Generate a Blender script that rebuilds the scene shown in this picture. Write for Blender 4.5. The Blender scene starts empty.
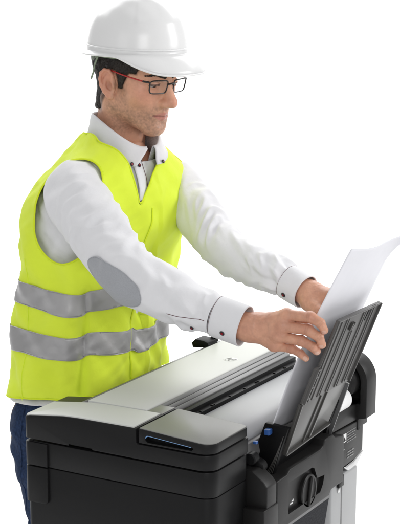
import bpy, bmesh, math, random
import numpy as np
from mathutils import Vector, Matrix, noise
from mathutils.bvhtree import BVHTree

scene = bpy.context.scene
COL = scene.collection
R = math.radians

# ------------------------------------------------------------------ camera
CAMPOS = Vector((-2.33207, -1.32074, 1.96))
cam = bpy.data.cameras.new("camera")
cam.sensor_fit = 'HORIZONTAL'
cam.sensor_width = 36.0
cam.lens = 1520 / 400 * 36
cam.clip_start = 0.1
cam.clip_end = 200
camo = bpy.data.objects.new("camera", cam)
COL.objects.link(camo)
camo.location = CAMPOS
camo.rotation_euler = (R(90 - 11.6), 0, R(-60))
scene.camera = camo

# ------------------------------------------------------------------ world, lamps, exposure
world = bpy.data.worlds.new("World")
scene.world = world
world.use_nodes = True
bg = world.node_tree.nodes["Background"]
bg.inputs["Color"].default_value = (1, 1, 1, 1)
bg.inputs["Strength"].default_value = 0.38

def area_lamp(name, loc, target, sx, sy, power, color=(1, 1, 1)):
    l = bpy.data.lights.new(name, 'AREA')
    l.shape = 'RECTANGLE'
    l.size, l.size_y = sx, sy
    l.energy = power
    l.color = color
    o = bpy.data.objects.new(name, l)
    COL.objects.link(o)
    o.location = loc
    d = Vector(target) - Vector(loc)
    o.rotation_euler = d.to_track_quat('-Z', 'Y').to_euler()
    return o

area_lamp("overhead_softbox", (0.3, 0.2, 3.9), (0.35, 0.3, 1.2), 1.8, 1.8, 9)
area_lamp("front_softbox", (-2.9, -2.1, 2.7), (0.35, 0.2, 1.2), 1.5, 1.5, 40)
area_lamp("side_softbox", (1.9, -2.3, 2.5), (0.45, 0.3, 1.3), 1.2, 1.6, 50)
area_lamp("near_softbox", (-2.9, 0.9, 2.4), (0.3, 0.4, 1.3), 1.4, 1.8, 8)
area_lamp("backdrop_lamp", (5.0, 3.3, 4.8), (4.6, 3.0, 0.0), 9.0, 6.0, 600)

scene.view_settings.view_transform = 'Standard'
scene.view_settings.look = 'None'
scene.view_settings.exposure = 0.0
scene.view_settings.gamma = 1.0

# ------------------------------------------------------------------ materials
def mat(name, base, rough=0.5, spec=0.5, metal=0.0, bump=None, vary=None, sheen=0.0, coat=0.0,
        attr=None, sss=None, rvary=0.0):
    m = bpy.data.materials.new(name)
    m.use_nodes = True
    nt = m.node_tree
    b = nt.nodes["Principled BSDF"]
    b.inputs["Base Color"].default_value = (*base, 1)
    b.inputs["Roughness"].default_value = rough
    b.inputs["Specular IOR Level"].default_value = spec
    b.inputs["Metallic"].default_value = metal
    if sheen:
        b.inputs["Sheen Weight"].default_value = sheen
        b.inputs["Sheen Roughness"].default_value = 0.5
    if coat:
        b.inputs["Coat Weight"].default_value = coat
        b.inputs["Coat Roughness"].default_value = 0.12
    tc = nt.nodes.new("ShaderNodeTexCoord")
    src = None
    if attr:
        a = nt.nodes.new("ShaderNodeVertexColor")
        a.layer_name = attr
        src = a.outputs["Color"]
    if vary:
        n = nt.nodes.new("ShaderNodeTexNoise")
        n.inputs["Scale"].default_value = vary[0]
        n.inputs["Detail"].default_value = 5
        nt.links.new(tc.outputs["Object"], n.inputs["Vector"])
        mr = nt.nodes.new("ShaderNodeMapRange")
        mr.inputs["From Min"].default_value = 0.3
        mr.inputs["From Max"].default_value = 0.7
        mr.inputs["To Min"].default_value = 1 - vary[1]
        mr.inputs["To Max"].default_value = 1 + vary[1]
        nt.links.new(n.outputs["Fac"], mr.inputs["Value"])
        mx = nt.nodes.new("ShaderNodeMix")
        mx.data_type = 'RGBA'
        mx.blend_type = 'MULTIPLY'
        mx.inputs["Factor"].default_value = 1
        mx.inputs[6].default_value = (*base, 1)
        if src:
            nt.links.new(src, mx.inputs[6])
        nt.links.new(mr.outputs["Result"], mx.inputs[7])
        src = mx.outputs[2]
        if rvary:
            m2 = nt.nodes.new("ShaderNodeMapRange")
            m2.inputs["To Min"].default_value = rough - rvary
            m2.inputs["To Max"].default_value = rough + rvary
            nt.links.new(n.outputs["Fac"], m2.inputs["Value"])
            nt.links.new(m2.outputs["Result"], b.inputs["Roughness"])
    if src:
        nt.links.new(src, b.inputs["Base Color"])
    if bump:
        prev = None
        for (sc, st, kind) in bump:
            if kind == 'noise':
                n = nt.nodes.new("ShaderNodeTexNoise")
                n.inputs["Scale"].default_value = sc
                n.inputs["Detail"].default_value = 4
                out = n.outputs["Fac"]
            elif kind == 'voronoi':
                n = nt.nodes.new("ShaderNodeTexVoronoi")
                n.inputs["Scale"].default_value = sc
                out = n.outputs["Distance"]
            else:
                n = nt.nodes.new("ShaderNodeTexWave")
                n.inputs["Scale"].default_value = sc
                n.bands_direction = kind
                out = n.outputs["Fac"]
            nt.links.new(tc.outputs["Object"], n.inputs["Vector"])
            bp = nt.nodes.new("ShaderNodeBump")
            bp.inputs["Strength"].default_value = 1.0
            bp.inputs["Distance"].default_value = st
            nt.links.new(out, bp.inputs["Height"])
            if prev:
                nt.links.new(prev.outputs["Normal"], bp.inputs["Normal"])
            prev = bp
        nt.links.new(prev.outputs["Normal"], b.inputs["Normal"])
    if sss:
        b.inputs["Subsurface Weight"].default_value = sss[0]
        b.inputs["Subsurface Radius"].default_value = sss[1]
        b.inputs["Subsurface Scale"].default_value = sss[2]
    return m

M_BACKDROP = mat("white_backdrop_paper", (0.9, 0.9, 0.9), 0.9, 0.1, vary=(0.7, 0.01))
M_BLACK = mat("satin_black_plastic", (0.0085, 0.0085, 0.009), 0.40, 0.22, bump=[(1400, 0.00006, 'noise')], vary=(9, 0.06), rvary=0.05)
M_BLACK2 = mat("matt_black_plastic", (0.004, 0.004, 0.0045), 0.5, 0.18, bump=[(1400, 0.00005, 'noise')])
M_DGREY = mat("dark_grey_plastic", (0.0135, 0.013, 0.013), 0.42, 0.28, bump=[(1200, 0.00008, 'noise')], vary=(12, 0.07), rvary=0.06)
M_TRAY = mat("grey_ribbed_plastic", (0.085, 0.082, 0.08), 0.42, 0.45, bump=[(1200, 0.00006, 'noise')], vary=(14, 0.06), rvary=0.06)
M_TRAYLOW = mat("glossy_grey_plastic", (0.062, 0.06, 0.057), 0.28, 0.5, vary=(8, 0.08))
M_LID = mat("pale_grey_plastic", (0.585, 0.595, 0.57), 0.42, 0.45, bump=[(1500, 0.00004, 'noise')], vary=(3, 0.025), rvary=0.05)
M_LIDEDGE = mat("silver_grey_plastic", (0.135, 0.135, 0.137), 0.35, 0.45, vary=(6, 0.04))
M_MODTOP = mat("warm_grey_plastic", (0.23, 0.232, 0.222), 0.38, 0.5, bump=[(1500, 0.00004, 'noise')], vary=(5, 0.03), rvary=0.05)
M_PLATEN = mat("platen_grey", (0.44, 0.45, 0.475), 0.42, 0.4, vary=(6, 0.03))
M_EMBLEM = mat("emblem_silver", (0.72, 0.73, 0.71), 0.3, 0.5)
M_BLUE = mat("blue_plastic", (0.03, 0.10, 0.33), 0.35, 0.5)
M_LBLUE = mat("pale_blue_trim", (0.22, 0.42, 0.75), 0.3, 0.5)
M_LEG = mat("silver_leg_paint", (0.42, 0.425, 0.43), 0.42, 0.5, metal=0.25, vary=(12, 0.04), rvary=0.05)
M_STEEL = mat("bright_steel", (0.6, 0.6, 0.6), 0.22, 0.5, metal=1.0)
M_LABEL = mat("label_white", (0.75, 0.75, 0.75), 0.5, 0.3)
M_PRINT = mat("grey_print", (0.3, 0.3, 0.3), 0.6, 0.2)
M_TEXTILE = mat("dark_bin_fabric", (0.035, 0.036, 0.04), 0.9, 0.15, bump=[(900, 0.0003, 'voronoi')], vary=(400, 0.35))
M_PAPER = mat("white_paper", (0.8, 0.8, 0.84), 0.75, 0.2, vary=(40, 0.01), bump=[(900, 0.00003, 'noise')])
M_ROLL = mat("white_roll_paper", (0.85, 0.85, 0.85), 0.6, 0.3, vary=(20, 0.02))

M_SHIRT = mat("white_cotton", (0.78, 0.78, 0.8), 0.9, 0.12, sheen=0.15, bump=[(70, 0.0009, 'noise'), (1500, 0.00012, 'noise')], vary=(30, 0.015))
M_COLLARIN = mat("grey_cotton", (0.52, 0.52, 0.53), 0.9, 0.12, vary=(450, 0.3))
M_PATCH = mat("grey_marl_patch", (0.37, 0.38, 0.405), 0.92, 0.12, sheen=0.2, vary=(420, 0.06), bump=[(900, 0.0003, 'noise')])
M_VEST = mat("fluorescent_yellow_polyester", (0.77, 0.93, 0.055), 0.75, 0.2, sheen=0.1, vary=(9, 0.03),
             bump=[(30, 0.0016, 'noise'), (1500, 0.00022, 'voronoi')])
M_BIND = mat("yellow_binding_tape", (0.72, 0.86, 0.03), 0.7, 0.2, bump=[(900, 0.0002, 'noise')])
M_BAND = mat("silver_reflective_tape", (0.40, 0.395, 0.40), 0.42, 0.5, metal=0.3, vary=(5, 0.1), bump=[(60, 0.0008, 'noise'), (1500, 0.0001, 'voronoi')])
M_JEANS = mat("dark_blue_denim", (0.018, 0.035, 0.085), 0.85, 0.2, vary=(160, 0.35), bump=[(60, 0.0015, 'noise'), (1300, 0.0003, 'noise')])
M_STITCH = mat("tan_stitching", (0.3, 0.2, 0.08), 0.8, 0.2)
M_SHOE = mat("brown_leather", (0.05, 0.028, 0.015), 0.45, 0.5, vary=(40, 0.15))
M_HELMET = mat("glossy_white_helmet", (0.8, 0.8, 0.8), 0.24, 0.5, vary=(6, 0.01), bump=[(7, 0.0012, 'noise'), (600, 0.00002, 'noise')], rvary=0.06)
M_STRAP = mat("harness_green_grey", (0.22, 0.27, 0.2), 0.6, 0.3)
M_HAIR = mat("dark_brown_hair", (0.017, 0.012, 0.0095), 0.5, 0.4, vary=(90, 0.45), bump=[(260, 0.0025, 'noise')])
M_SKIN = mat("skin", (0.5, 0.3, 0.2), 0.42, 0.45, attr="skin_tone", vary=(220, 0.05),
             bump=[(90, 0.0005, 'noise'), (750, 0.00022, 'noise')], sss=(0.12, (1.0, 0.35, 0.2), 0.004))
M_EYE = mat("eye", (0.7, 0.68, 0.66), 0.15, 0.5, attr="eye_tone")
M_FRAME = mat("black_acetate", (0.012, 0.012, 0.014), 0.25, 0.5)
M_TEMPLE = mat("red_acetate", (0.42, 0.02, 0.02), 0.3, 0.5)
M_BUTTON = mat("dark_button", (0.02, 0.012, 0.015), 0.3, 0.5)
M_BUTTONRED = mat("red_thread", (0.35, 0.01, 0.02), 0.6, 0.3)
M_TRIM = mat("brown_red_trim", (0.12, 0.05, 0.055), 0.85, 0.2, vary=(700, 0.5))

def glass_mat():
    m = bpy.data.materials.new("lens_glass")
    m.use_nodes = True
    nt = m.node_tree
    nt.nodes.remove(nt.nodes["Principled BSDF"])
    tr = nt.nodes.new("ShaderNodeBsdfTransparent")
    tr.inputs["Color"].default_value = (0.95, 0.96, 0.96, 1)
    gl = nt.nodes.new("ShaderNodeBsdfGlossy")
    gl.inputs["Roughness"].default_value = 0.03
    fr = nt.nodes.new("ShaderNodeFresnel")
    fr.inputs["IOR"].default_value = 1.16
    mx = nt.nodes.new("ShaderNodeMixShader")
    nt.links.new(fr.outputs[0], mx.inputs[0])
    nt.links.new(tr.outputs[0], mx.inputs[1])
    nt.links.new(gl.outputs[0], mx.inputs[2])
    nt.links.new(mx.outputs[0], nt.nodes["Material Output"].inputs["Surface"])
    return m
M_GLASS = glass_mat()

# ------------------------------------------------------------------ object helpers
def thing(name, label, cat, loc):
    o = bpy.data.objects.new(name, None)
    o.empty_display_size = 0.1
    COL.objects.link(o)
    o.location = loc
    o["label"] = label
    o["category"] = cat
    return o

def root_loc(p):
    while p.parent:
        p = p.parent
    return p.location

def link_mesh(name, me, m, parent=None):
    if parent is not None:
        me.transform(Matrix.Translation(-root_loc(parent)))
    o = bpy.data.objects.new(name, me)
    COL.objects.link(o)
    if m is not None:
        me.materials.append(m)
    if parent is not None:
        o.parent = parent
    return o

def from_bm(name, bm, m, parent=None, smooth=None):
    bmesh.ops.recalc_face_normals(bm, faces=bm.faces)
    me = bpy.data.meshes.new(name)
    if smooth is not None:
        for f in bm.faces:
            f.smooth = True
        for e in bm.edges:
            if len(e.link_faces) == 2 and e.calc_face_angle(0) > smooth:
                e.smooth = False
    bm.to_mesh(me)
    bm.free()
    return link_mesh(name, me, m, parent)

def from_arrays(name, V, faces, m, parent=None, smooth=True):
    me = bpy.data.meshes.new(name)
    me.from_pydata([tuple(map(float, v)) for v in V], [], [tuple(map(int, f)) for f in faces])
    me.update()
    if smooth:
        me.polygons.foreach_set("use_smooth", [True] * len(me.polygons))
    return link_mesh(name, me, m, parent)

def prism(bm, poly, axis, a, b):
    """extrude a 2-D outline along an axis; axis 0: poly=(y,z), 1: poly=(x,z), 2: poly=(x,y)"""
    def pt(p, t):
        if axis == 0: return (t, p[0], p[1])
        if axis == 1: return (p[0], t, p[1])
        return (p[0], p[1], t)
    va = [bm.verts.new(pt(p, a)) for p in poly]
    vb = [bm.verts.new(pt(p, b)) for p in poly]
    n = len(poly)
    bm.faces.new(va)
    bm.faces.new(vb[::-1])
    for i in range(n):
        j = (i + 1) % n
        bm.faces.new((va[j], va[i], vb[i], vb[j]))
    return va + vb

def box(bm, x0, x1, y0, y1, z0, z1):
    return prism(bm, [(x0, y0), (x1, y0), (x1, y1), (x0, y1)], 2, z0, z1)

def bevel_edges(bm, pred, r, seg):
    es = [e for e in bm.edges if pred(e)]
    if es:
        bmesh.ops.bevel(bm, geom=es, offset=r, segments=seg, profile=0.5, affect='EDGES')

def bevel_sharp(bm, r, seg=2, ang=R(35)):
    bmesh.ops.recalc_face_normals(bm, faces=bm.faces)
    es = [e for e in bm.edges if len(e.link_faces) == 2 and e.calc_face_angle(0) > ang]
    if es:
        bmesh.ops.bevel(bm, geom=es, offset=r, segments=seg, profile=0.5, affect='EDGES', clamp_overlap=True)

def vert_edge_at(x, y, tol=0.004):
    def f(e):
        a, b = e.verts[0].co, e.verts[1].co
        return abs(a.z - b.z) > 0.0018 and all(abs(v.x - x) < tol and abs(v.y - y) < tol for v in (a, b))
    return f

def tube(bm, pts, r, seg=10, closed=False, flat=1.0):
    """swept tube along points (Vector), radius r or list"""
    n = len(pts)
    pts = [Vector(p) for p in pts]
    rings = []
    up = None
    for i, p in enumerate(pts):
        if closed:
            t = (pts[(i + 1) % n] - pts[i - 1]).normalized()
        else:
            t = (pts[min(i + 1, n - 1)] - pts[max(i - 1, 0)]).normalized()
        if up is None:
            up = Vector((0, 0, 1)) if abs(t.z) < 0.9 else Vector((1, 0, 0))
        u = (up - t * up.dot(t)).normalized()
        v = t.cross(u)
        up = u
        rr = r[i] if isinstance(r, (list, tuple)) else r
        rings.append([bm.verts.new(p + u * (rr * math.cos(2 * math.pi * k / seg)) + v * (rr * flat * math.sin(2 * math.pi * k / seg))) for k in range(seg)])
    m = n if closed else n - 1
    for i in range(m):
        A, B = rings[i], rings[(i + 1) % n]
        for k in range(seg):
            bm.faces.new((A[k], A[(k + 1) % seg], B[(k + 1) % seg], B[k]))
    if not closed:
        bm.faces.new(rings[0][::-1])
        bm.faces.new(rings[-1])

def lathe(bm, prof, center, axis, seg=32):
    """prof: list of (radius, t along axis)"""
    ax = Vector(axis).normalized()
    u = ax.orthogonal().normalized()
    v = ax.cross(u)
    c = Vector(center)
    rings = []
    for (r, t) in prof:
        rings.append([bm.verts.new(c + ax * t + (u * math.cos(2 * math.pi * k / seg) + v * math.sin(2 * math.pi * k / seg)) * r) for k in range(seg)])
    for i in range(len(rings) - 1):
        for k in range(seg):
            bm.faces.new((rings[i][k], rings[i][(k + 1) % seg], rings[i + 1][(k + 1) % seg], rings[i + 1][k]))
    bm.faces.new(rings[0][::-1])
    bm.faces.new(rings[-1])

def cut(o, bms):
    """boolean difference, applied at once; the cutter is removed"""
    for bm in bms:
        bmesh.ops.recalc_face_normals(bm, faces=bm.faces)
        me = bpy.data.meshes.new("cutter")
        bm.to_mesh(me)
        bm.free()
        if o.parent:
            me.transform(Matrix.Translation(-root_loc(o)))
        c = bpy.data.objects.new("cutter", me)
        COL.objects.link(c)
        if o.parent:
            c.parent = o.parent
        md = o.modifiers.new("cut", 'BOOLEAN')
        md.operation = 'DIFFERENCE'
        md.solver = 'EXACT'
        md.object = c
        bpy.context.view_layer.update()
        dg = bpy.context.evaluated_depsgraph_get()
        new = bpy.data.meshes.new_from_object(o.evaluated_get(dg))
        o.modifiers.remove(md)
        old = o.data
        o.data = new
        bpy.data.objects.remove(c)
        bpy.data.meshes.remove(old)
    bm = bmesh.new()
    bm.from_mesh(o.data)
    for e in bm.edges:
        e.smooth = not (len(e.link_faces) == 2 and e.calc_face_angle(0) > R(32))
    for f in bm.faces:
        f.smooth = True
    bm.to_mesh(o.data)
    bm.free()

def solidify(o, t, offset=-1.0):
    md = o.modifiers.new("thickness", 'SOLIDIFY')
    md.thickness = t
    md.offset = offset
    return md

# ------------------------------------------------------------------ implicit modelling
def cap(p, a, b, ra, rb):
    a = np.asarray(a, np.float32); b = np.asarray(b, np.float32)
    ba = b - a
    h = np.clip(((p - a) @ ba) / (ba @ ba), 0, 1)
    return np.linalg.norm(p - a - h[:, None] * ba, axis=1) - (ra + (rb - ra) * h)

def sph(p, c, r):
    return np.linalg.norm(p - np.asarray(c, np.float32), axis=1) - r

def ell(p, c, r, rot=None):
    q = p - np.asarray(c, np.float32)
    if rot is not None:
        q = q @ np.asarray(rot, np.float32)
    r = np.asarray(r, np.float32)
    k0 = np.linalg.norm(q / r, axis=1)
    k1 = np.linalg.norm(q / (r * r), axis=1) + 1e-9
    return k0 * (k0 - 1) / k1

def smin(a, b, k):
    h = np.clip(0.5 + 0.5 * (b - a) / k, 0, 1)
    return b + (a - b) * h - k * h * (1 - h)

def smax(a, b, k):
    return -smin(-a, -b, k)

def surfnet(fn, lo, hi, h):
    lo = np.asarray(lo, np.float64); hi = np.asarray(hi, np.float64)
    B = 8
    n = (np.ceil((hi - lo) / (h * B)).astype(int))
    n = np.maximum(n, 1)
    cc = np.stack(np.meshgrid(*[(np.arange(k) + 0.5) * B * h + l for k, l in zip(n, lo)], indexing='ij'), -1)
    fc = fn(cc.reshape(-1, 3).astype(np.float32)).reshape(n)
    near = np.abs(fc) < B * h * 1.75
    N = n * B
    Fv = np.repeat(np.repeat(np.repeat(fc, B, 0), B, 1), B, 2).astype(np.float32)
    bi = np.argwhere(near)
    off = np.stack(np.meshgrid(*[np.arange(B)] * 3, indexing='ij'), -1).reshape(-1, 3)
    for s in range(0, len(bi), 1500):
        idx = (bi[s:s + 1500, None, :] * B + off[None]).reshape(-1, 3)
        P = (idx * h + lo).astype(np.float32)
        Fv[idx[:, 0], idx[:, 1], idx[:, 2]] = fn(P)
    S = Fv < 0
    c8 = [(i, j, k) for i in (0, 1) for j in (0, 1) for k in (0, 1)]
    def sl(A, o):
        return A[o[0]:N[0] - 1 + o[0], o[1]:N[1] - 1 + o[1], o[2]:N[2] - 1 + o[2]]
    cnt = np.zeros(N - 1, np.int8)
    for o in c8:
        cnt += sl(S, o)
    act = np.argwhere((cnt > 0) & (cnt < 8))
    ids = -np.ones(N - 1, np.int64)
    ids[act[:, 0], act[:, 1], act[:, 2]] = np.arange(len(act))
    acc = np.zeros((len(act), 3)); num = np.zeros(len(act))
    for a in c8:
        for ax in range(3):
            if a[ax]: continue
            b = list(a); b[ax] = 1
            f0 = Fv[act[:, 0] + a[0], act[:, 1] + a[1], act[:, 2] + a[2]]
            f1 = Fv[act[:, 0] + b[0], act[:, 1] + b[1], act[:, 2] + b[2]]
            cr = (f0 < 0) != (f1 < 0)
            t = np.where(cr, f0 / np.where(f0 == f1, 1, f0 - f1), 0)
            pos = np.array(a, float)[None] + 0
            pos = np.repeat(pos, len(act), 0)
            pos[:, ax] += t
            acc += pos * cr[:, None]
            num += cr
    V = lo + h * (act + acc / num[:, None])
    quads = []
    for ax in range(3):
        o1 = [0, 0, 0]; o1[ax] = 1
        A = S[:N[0] - o1[0], :N[1] - o1[1], :N[2] - o1[2]]
        Bm = S[o1[0]:, o1[1]:, o1[2]:]
        e = np.argwhere(A != Bm)
        u, v = (ax + 1) % 3, (ax + 2) % 3
        e = e[(e[:, u] > 0) & (e[:, v] > 0) & (e[:, u] < N[u] - 1) & (e[:, v] < N[v] - 1)]
        inside = S[e[:, 0], e[:, 1], e[:, 2]]
        def cell(du, dv):
            q = e.copy(); q[:, u] += du; q[:, v] += dv
            return ids[q[:, 0], q[:, 1], q[:, 2]]
        q = np.stack([cell(-1, -1), cell(0, -1), cell(0, 0), cell(-1, 0)], 1)
        q[~inside] = q[~inside][:, ::-1]
        quads.append(q)
    return V, np.concatenate(quads)

def normals(V, Q):
    n = np.zeros_like(V)
    d = np.cross(V[Q[:, 2]] - V[Q[:, 0]], V[Q[:, 3]] - V[Q[:, 1]])
    for k in range(4):
        np.add.at(n, Q[:, k], d)
    return n / (np.linalg.norm(n, axis=1)[:, None] + 1e-12)

def relax(V, Q, it=2, lam=0.5):
    for _ in range(it):
        s = np.zeros_like(V); c = np.zeros(len(V))
        for k in range(4):
            for j in (1, 3):
                np.add.at(s, Q[:, k], V[Q[:, (k + j) % 4]])
                np.add.at(c, Q[:, k], 1)
        V = V + lam * (s / np.maximum(c, 1)[:, None] - V)
    return V

def nz(P, seed=0.0):
    return np.array([noise.noise(Vector((p[0] + seed, p[1] - seed * 0.7, p[2] + seed * 1.3))) for p in P])

def clip_mesh(V, Q, g):
    """keep the part where g <= 0; rim vertices are pulled onto g = 0"""
    g = np.asarray(g)
    V = V.copy()
    out = g > 0
    moved = {}
    for k in range(4):
        a = Q[:, k]; b = Q[:, (k + 1) % 4]
        for s, t in ((a, b), (b, a)):
            m = out[s] & ~out[t]
            for i, j in zip(s[m], t[m]):
                if i not in moved or g[i] - g[j] > moved[i][1]:
                    w = g[i] / (g[i] - g[j])
                    moved[i] = (V[i] + (V[j] - V[i]) * w, g[i] - g[j])
    keepv = ~out
    for i, (p, _) in moved.items():
        V[i] = p
        keepv[i] = True
    inn = ~out
    fk = keepv[Q].all(1) & inn[Q].any(1)
    Qk = Q[fk]
    used = np.unique(Qk)
    remap = -np.ones(len(V), int)
    remap[used] = np.arange(len(used))
    return V[used], remap[Qk], used

def boundary_loops(Q):
    from collections import defaultdict
    cnt = defaultdict(int); d = {}
    for q in Q:
        for k in range(4):
            a, b = int(q[k]), int(q[(k + 1) % 4])
            cnt[(min(a, b), max(a, b))] += 1
    nxt = defaultdict(list)
    for (a, b), c in cnt.items():
        if c == 1:
            nxt[a].append(b); nxt[b].append(a)
    seen = set(); loops = []
    for s in nxt:
        if s in seen: continue
        loop = [s]; seen.add(s); cur = s
        while True:
            nb = [x for x in nxt[cur] if x not in seen]
            if not nb: break
            cur = nb[0]; seen.add(cur); loop.append(cur)
        if len(loop) > 8: loops.append(loop)
    return loops

def smooth_loop(P, it=3):
    for _ in range(it):
        P = 0.5 * P + 0.25 * (np.roll(P, 1, 0) + np.roll(P, -1, 0))
    return P

def tidy_rim(V, Q, it):
    V = V.copy()
    for loop in boundary_loops(Q):
        V[loop] = smooth_loop(V[loop], it)
    return V

def spline(pts, n):
    """Catmull-Rom through points (any dimension) at n even parameter steps"""
    P = np.asarray(pts, float)
    P = np.vstack([2 * P[0] - P[1], P, 2 * P[-1] - P[-2]])
    out = []
    for t in np.linspace(0, len(pts) - 1, n):
        i = min(int(t), len(pts) - 2); f = t - i
        a, b, c, d = P[i], P[i + 1], P[i + 2], P[i + 3]
        out.append(0.5 * ((2 * b) + (-a + c) * f + (2 * a - 5 * b + 4 * c - d) * f * f + (-a + 3 * b - 3 * c + d) * f ** 3))
    return np.array(out)

# ================================================================== SETTING
def build_backdrop():
    """seamless white sweep: floor running into a wall far behind"""
    bm = bmesh.new()
    prof = [(-9.0, 0.0), (7.0, 0.0)]
    for i in range(1, 13):
        a = i / 12 * math.pi / 2
        prof.append((7.0 + 2.0 * math.sin(a), 2.0 - 2.0 * math.cos(a)))
    prof += [(9.0, 9.0)]
    f = Vector((math.cos(R(30)), math.sin(R(30)), 0)); s = Vector((f.y, -f.x, 0))
    rows = [[bm.verts.new(f * t + s * w + Vector((0, 0, z))) for w in (-12, -6, 0, 6, 12)] for t, z in prof]
    for i in range(len(rows) - 1):
        for k in range(4):
            bm.faces.new((rows[i][k], rows[i][k + 1], rows[i + 1][k + 1], rows[i + 1][k]))
    o = from_bm("floor", bm, M_BACKDROP, smooth=R(60))
    o["kind"] = "structure"
build_backdrop()

# ================================================================== PRINTER
printer = thing("large_format_printer", "black and pale grey wide-format printer on silver legs with a raised sheet feeder in front", "printer", (0.33, 0.2, 0.0))

def build_printer():
    P = printer
    # ---- end housing (left end of the machine)
    bm = bmesh.new()
    box(bm, 0.003, 0.139, 0.002, 0.428, 0.955, 1.0055)
    bevel_edges(bm, vert_edge_at(0.003, 0.002), 0.028, 8)
    bevel_edges(bm, vert_edge_at(0.003, 0.428), 0.012, 4)
    bevel_sharp(bm, 0.002)
    from_bm("housing_band", bm, M_BLACK, P, R(30))
    bm = bmesh.new()
    box(bm, 0.0035, 0.1385, 0.0025, 0.4275, 0.715, 0.9535)
    bevel_edges(bm, vert_edge_at(0.0035, 0.0025), 0.028, 8)
    bevel_edges(bm, vert_edge_at(0.0035, 0.4275), 0.012, 4)
    bevel_sharp(bm, 0.002)
    from_bm("end_housing", bm, M_BLACK, P, R(30))
    # corner cover at the rear edge of the end housing, in two pieces
    for z0, z1, nm in ((0.9555, 1.0035, "corner_cover"), (0.878, 0.953, "corner_cover")):
        bm = bmesh.new()
        box(bm, -0.0012, 0.05, 0.374, 0.4305, z0, z1)
        bevel_edges(bm, vert_edge_at(-0.0012, 0.4305), 0.012, 4)
        if z0 < 0.9:
            es = [e for e in bm.edges if all(abs(v.co.z - z0) < 1e-4 and abs(v.co.y - 0.374) < 1e-4 for v in e.verts)]
            bmesh.ops.bevel(bm, geom=es, offset=0.01, segments=4, profile=0.5, affect='EDGES')
        bevel_sharp(bm, 0.0015)
        from_bm(nm, bm, M_BLACK, P, R(30))
    # ---- end cap
    bm = bmesh.new()
    prof = [(0.0, 1.0095), (0.4305, 1.0095), (0.4305, 1.0535), (0.427, 1.0565), (0.335, 1.0675), (0.30, 1.0690), (0.167, 1.0700), (0.1655, 1.0395), (0.0, 1.0395)]
    prism(bm, prof, 0, 0.0, 0.15)
    bevel_edges(bm, vert_edge_at(0.0, 0.0), 0.03, 8)
    bevel_edges(bm, vert_edge_at(0.0, 0.4305), 0.010, 4)
    bevel_edges(bm, vert_edge_at(0.15, 0.0), 0.012, 4)
    bevel_sharp(bm, 0.0018)
    cap_o = from_bm("end_cap", bm, M_BLACK, P, R(28))
    c = bmesh.new()
    prism(c, [(0.262, 1.000), (0.328, 1.000), (0.322, 1.0135), (0.268, 1.0135)], 0, -0.02, 0.008)
    cut(cap_o, [c])
    # pale top panel of the end cap
    bm = bmesh.new()
    top = [(0.4275, 1.0562), (0.335, 1.0680), (0.30, 1.0696), (0.172, 1.0706)]
    poly = [(y, z + 0.0022) for y, z in top] + [(y, z - 0.004) for y, z in top[::-1]]
    prism(bm, poly, 0, 0.0022, 0.1)
    bevel_edges(bm, vert_edge_at(0.0022, 0.4275, 0.006), 0.008, 4)
    bevel_sharp(bm, 0.0012)
    from_bm("top_panel", bm, M_LID, P, R(40))
    # ---- control module
    bm = bmesh.new()
    box(bm, 0.0015, 0.148, 0.0015, 0.162, 1.0415, 1.0705)
    for v in bm.verts:
        if v.co.z > 1.06:
            v.co.z = 1.060 + (v.co.y) / 0.165 * 0.0105
    bevel_edges(bm, vert_edge_at(0.0015, 0.0015), 0.028, 8)
    bevel_edges(bm, vert_edge_at(0.148, 0.0015), 0.012, 4)
    bevel_sharp(bm, 0.0018)
    mod = from_bm("control_module", bm, M_BLACK, P, R(28))
    c = bmesh.new()
    prism(c, [(0.045, 1.0455), (0.141, 1.0455), (0.146, 1.049), (0.147, 1.056), (0.143, 1.0595), (0.045, 1.0525), (0.040, 1.050)], 0, -0.01, 0.016)
    cut(mod, [c])
    bm = bmesh.new()
    tp = [(0.148, 1.0462), (0.1474, 1.053), (0.1445, 1.0572), (0.139, 1.0585), (0.09, 1.0550), (0.047, 1.0518)]
    tube(bm, [Vector((0.0035, y, z)) for y, z in tp], 0.0011, 8)
    from_bm("indicator_strip", bm, M_LBLUE, mod, R(40))
    bm = bmesh.new()
    box(bm, 0.0035, 0.1465, 0.0035, 0.160, 1.0605, 1.0625)
    for v in bm.verts:
        lift = 0.060 + (v.co.y) / 0.165 * 0.0105
        v.co.z = 1.0 + lift + (0.0016 if v.co.z > 1.0615 else -0.003)
    bevel_edges(bm, vert_edge_at(0.0035, 0.0035, 0.006), 0.026, 8)
    bevel_edges(bm, vert_edge_at(0.1465, 0.0035, 0.006), 0.011, 4)
    bevel_sharp(bm, 0.0008)
    from_bm("module_top", bm, M_MODTOP, mod, R(40))
    # ---- chassis
    bm = bmesh.new()
    prism(bm, [(0.04, 0.80), (0.415, 0.80), (0.43, 0.83), (0.43, 1.03), (0.40, 1.045), (0.365, 1.045), (0.365, 1.0), (0.04, 1.0)], 0, 0.1415, 0.64)
    bevel_sharp(bm, 0.003)
    from_bm("chassis", bm, M_BLACK2, P, R(30))
    # ---- lid
    bm = bmesh.new()
    prism(bm, [(0.206, 1.0585), (0.346, 1.0585), (0.346, 1.0705), (0.344, 1.0725), (0.21, 1.0735), (0.206, 1.0715)], 0, 0.1025, 0.668)
    bevel_sharp(bm, 0.0012)
    lid = from_bm("scanner_lid", bm, M_LID, P, R(35))
    bm = bmesh.new()
    prism(bm, [(0.3475, 1.045), (0.362, 1.045), (0.362, 1.066), (0.3475, 1.0705)], 0, 0.1025, 0.668)
    bevel_sharp(bm, 0.0015)
    from_bm("rear_rail", bm, M_LIDEDGE, P, R(35))
    bm = bmesh.new()
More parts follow.
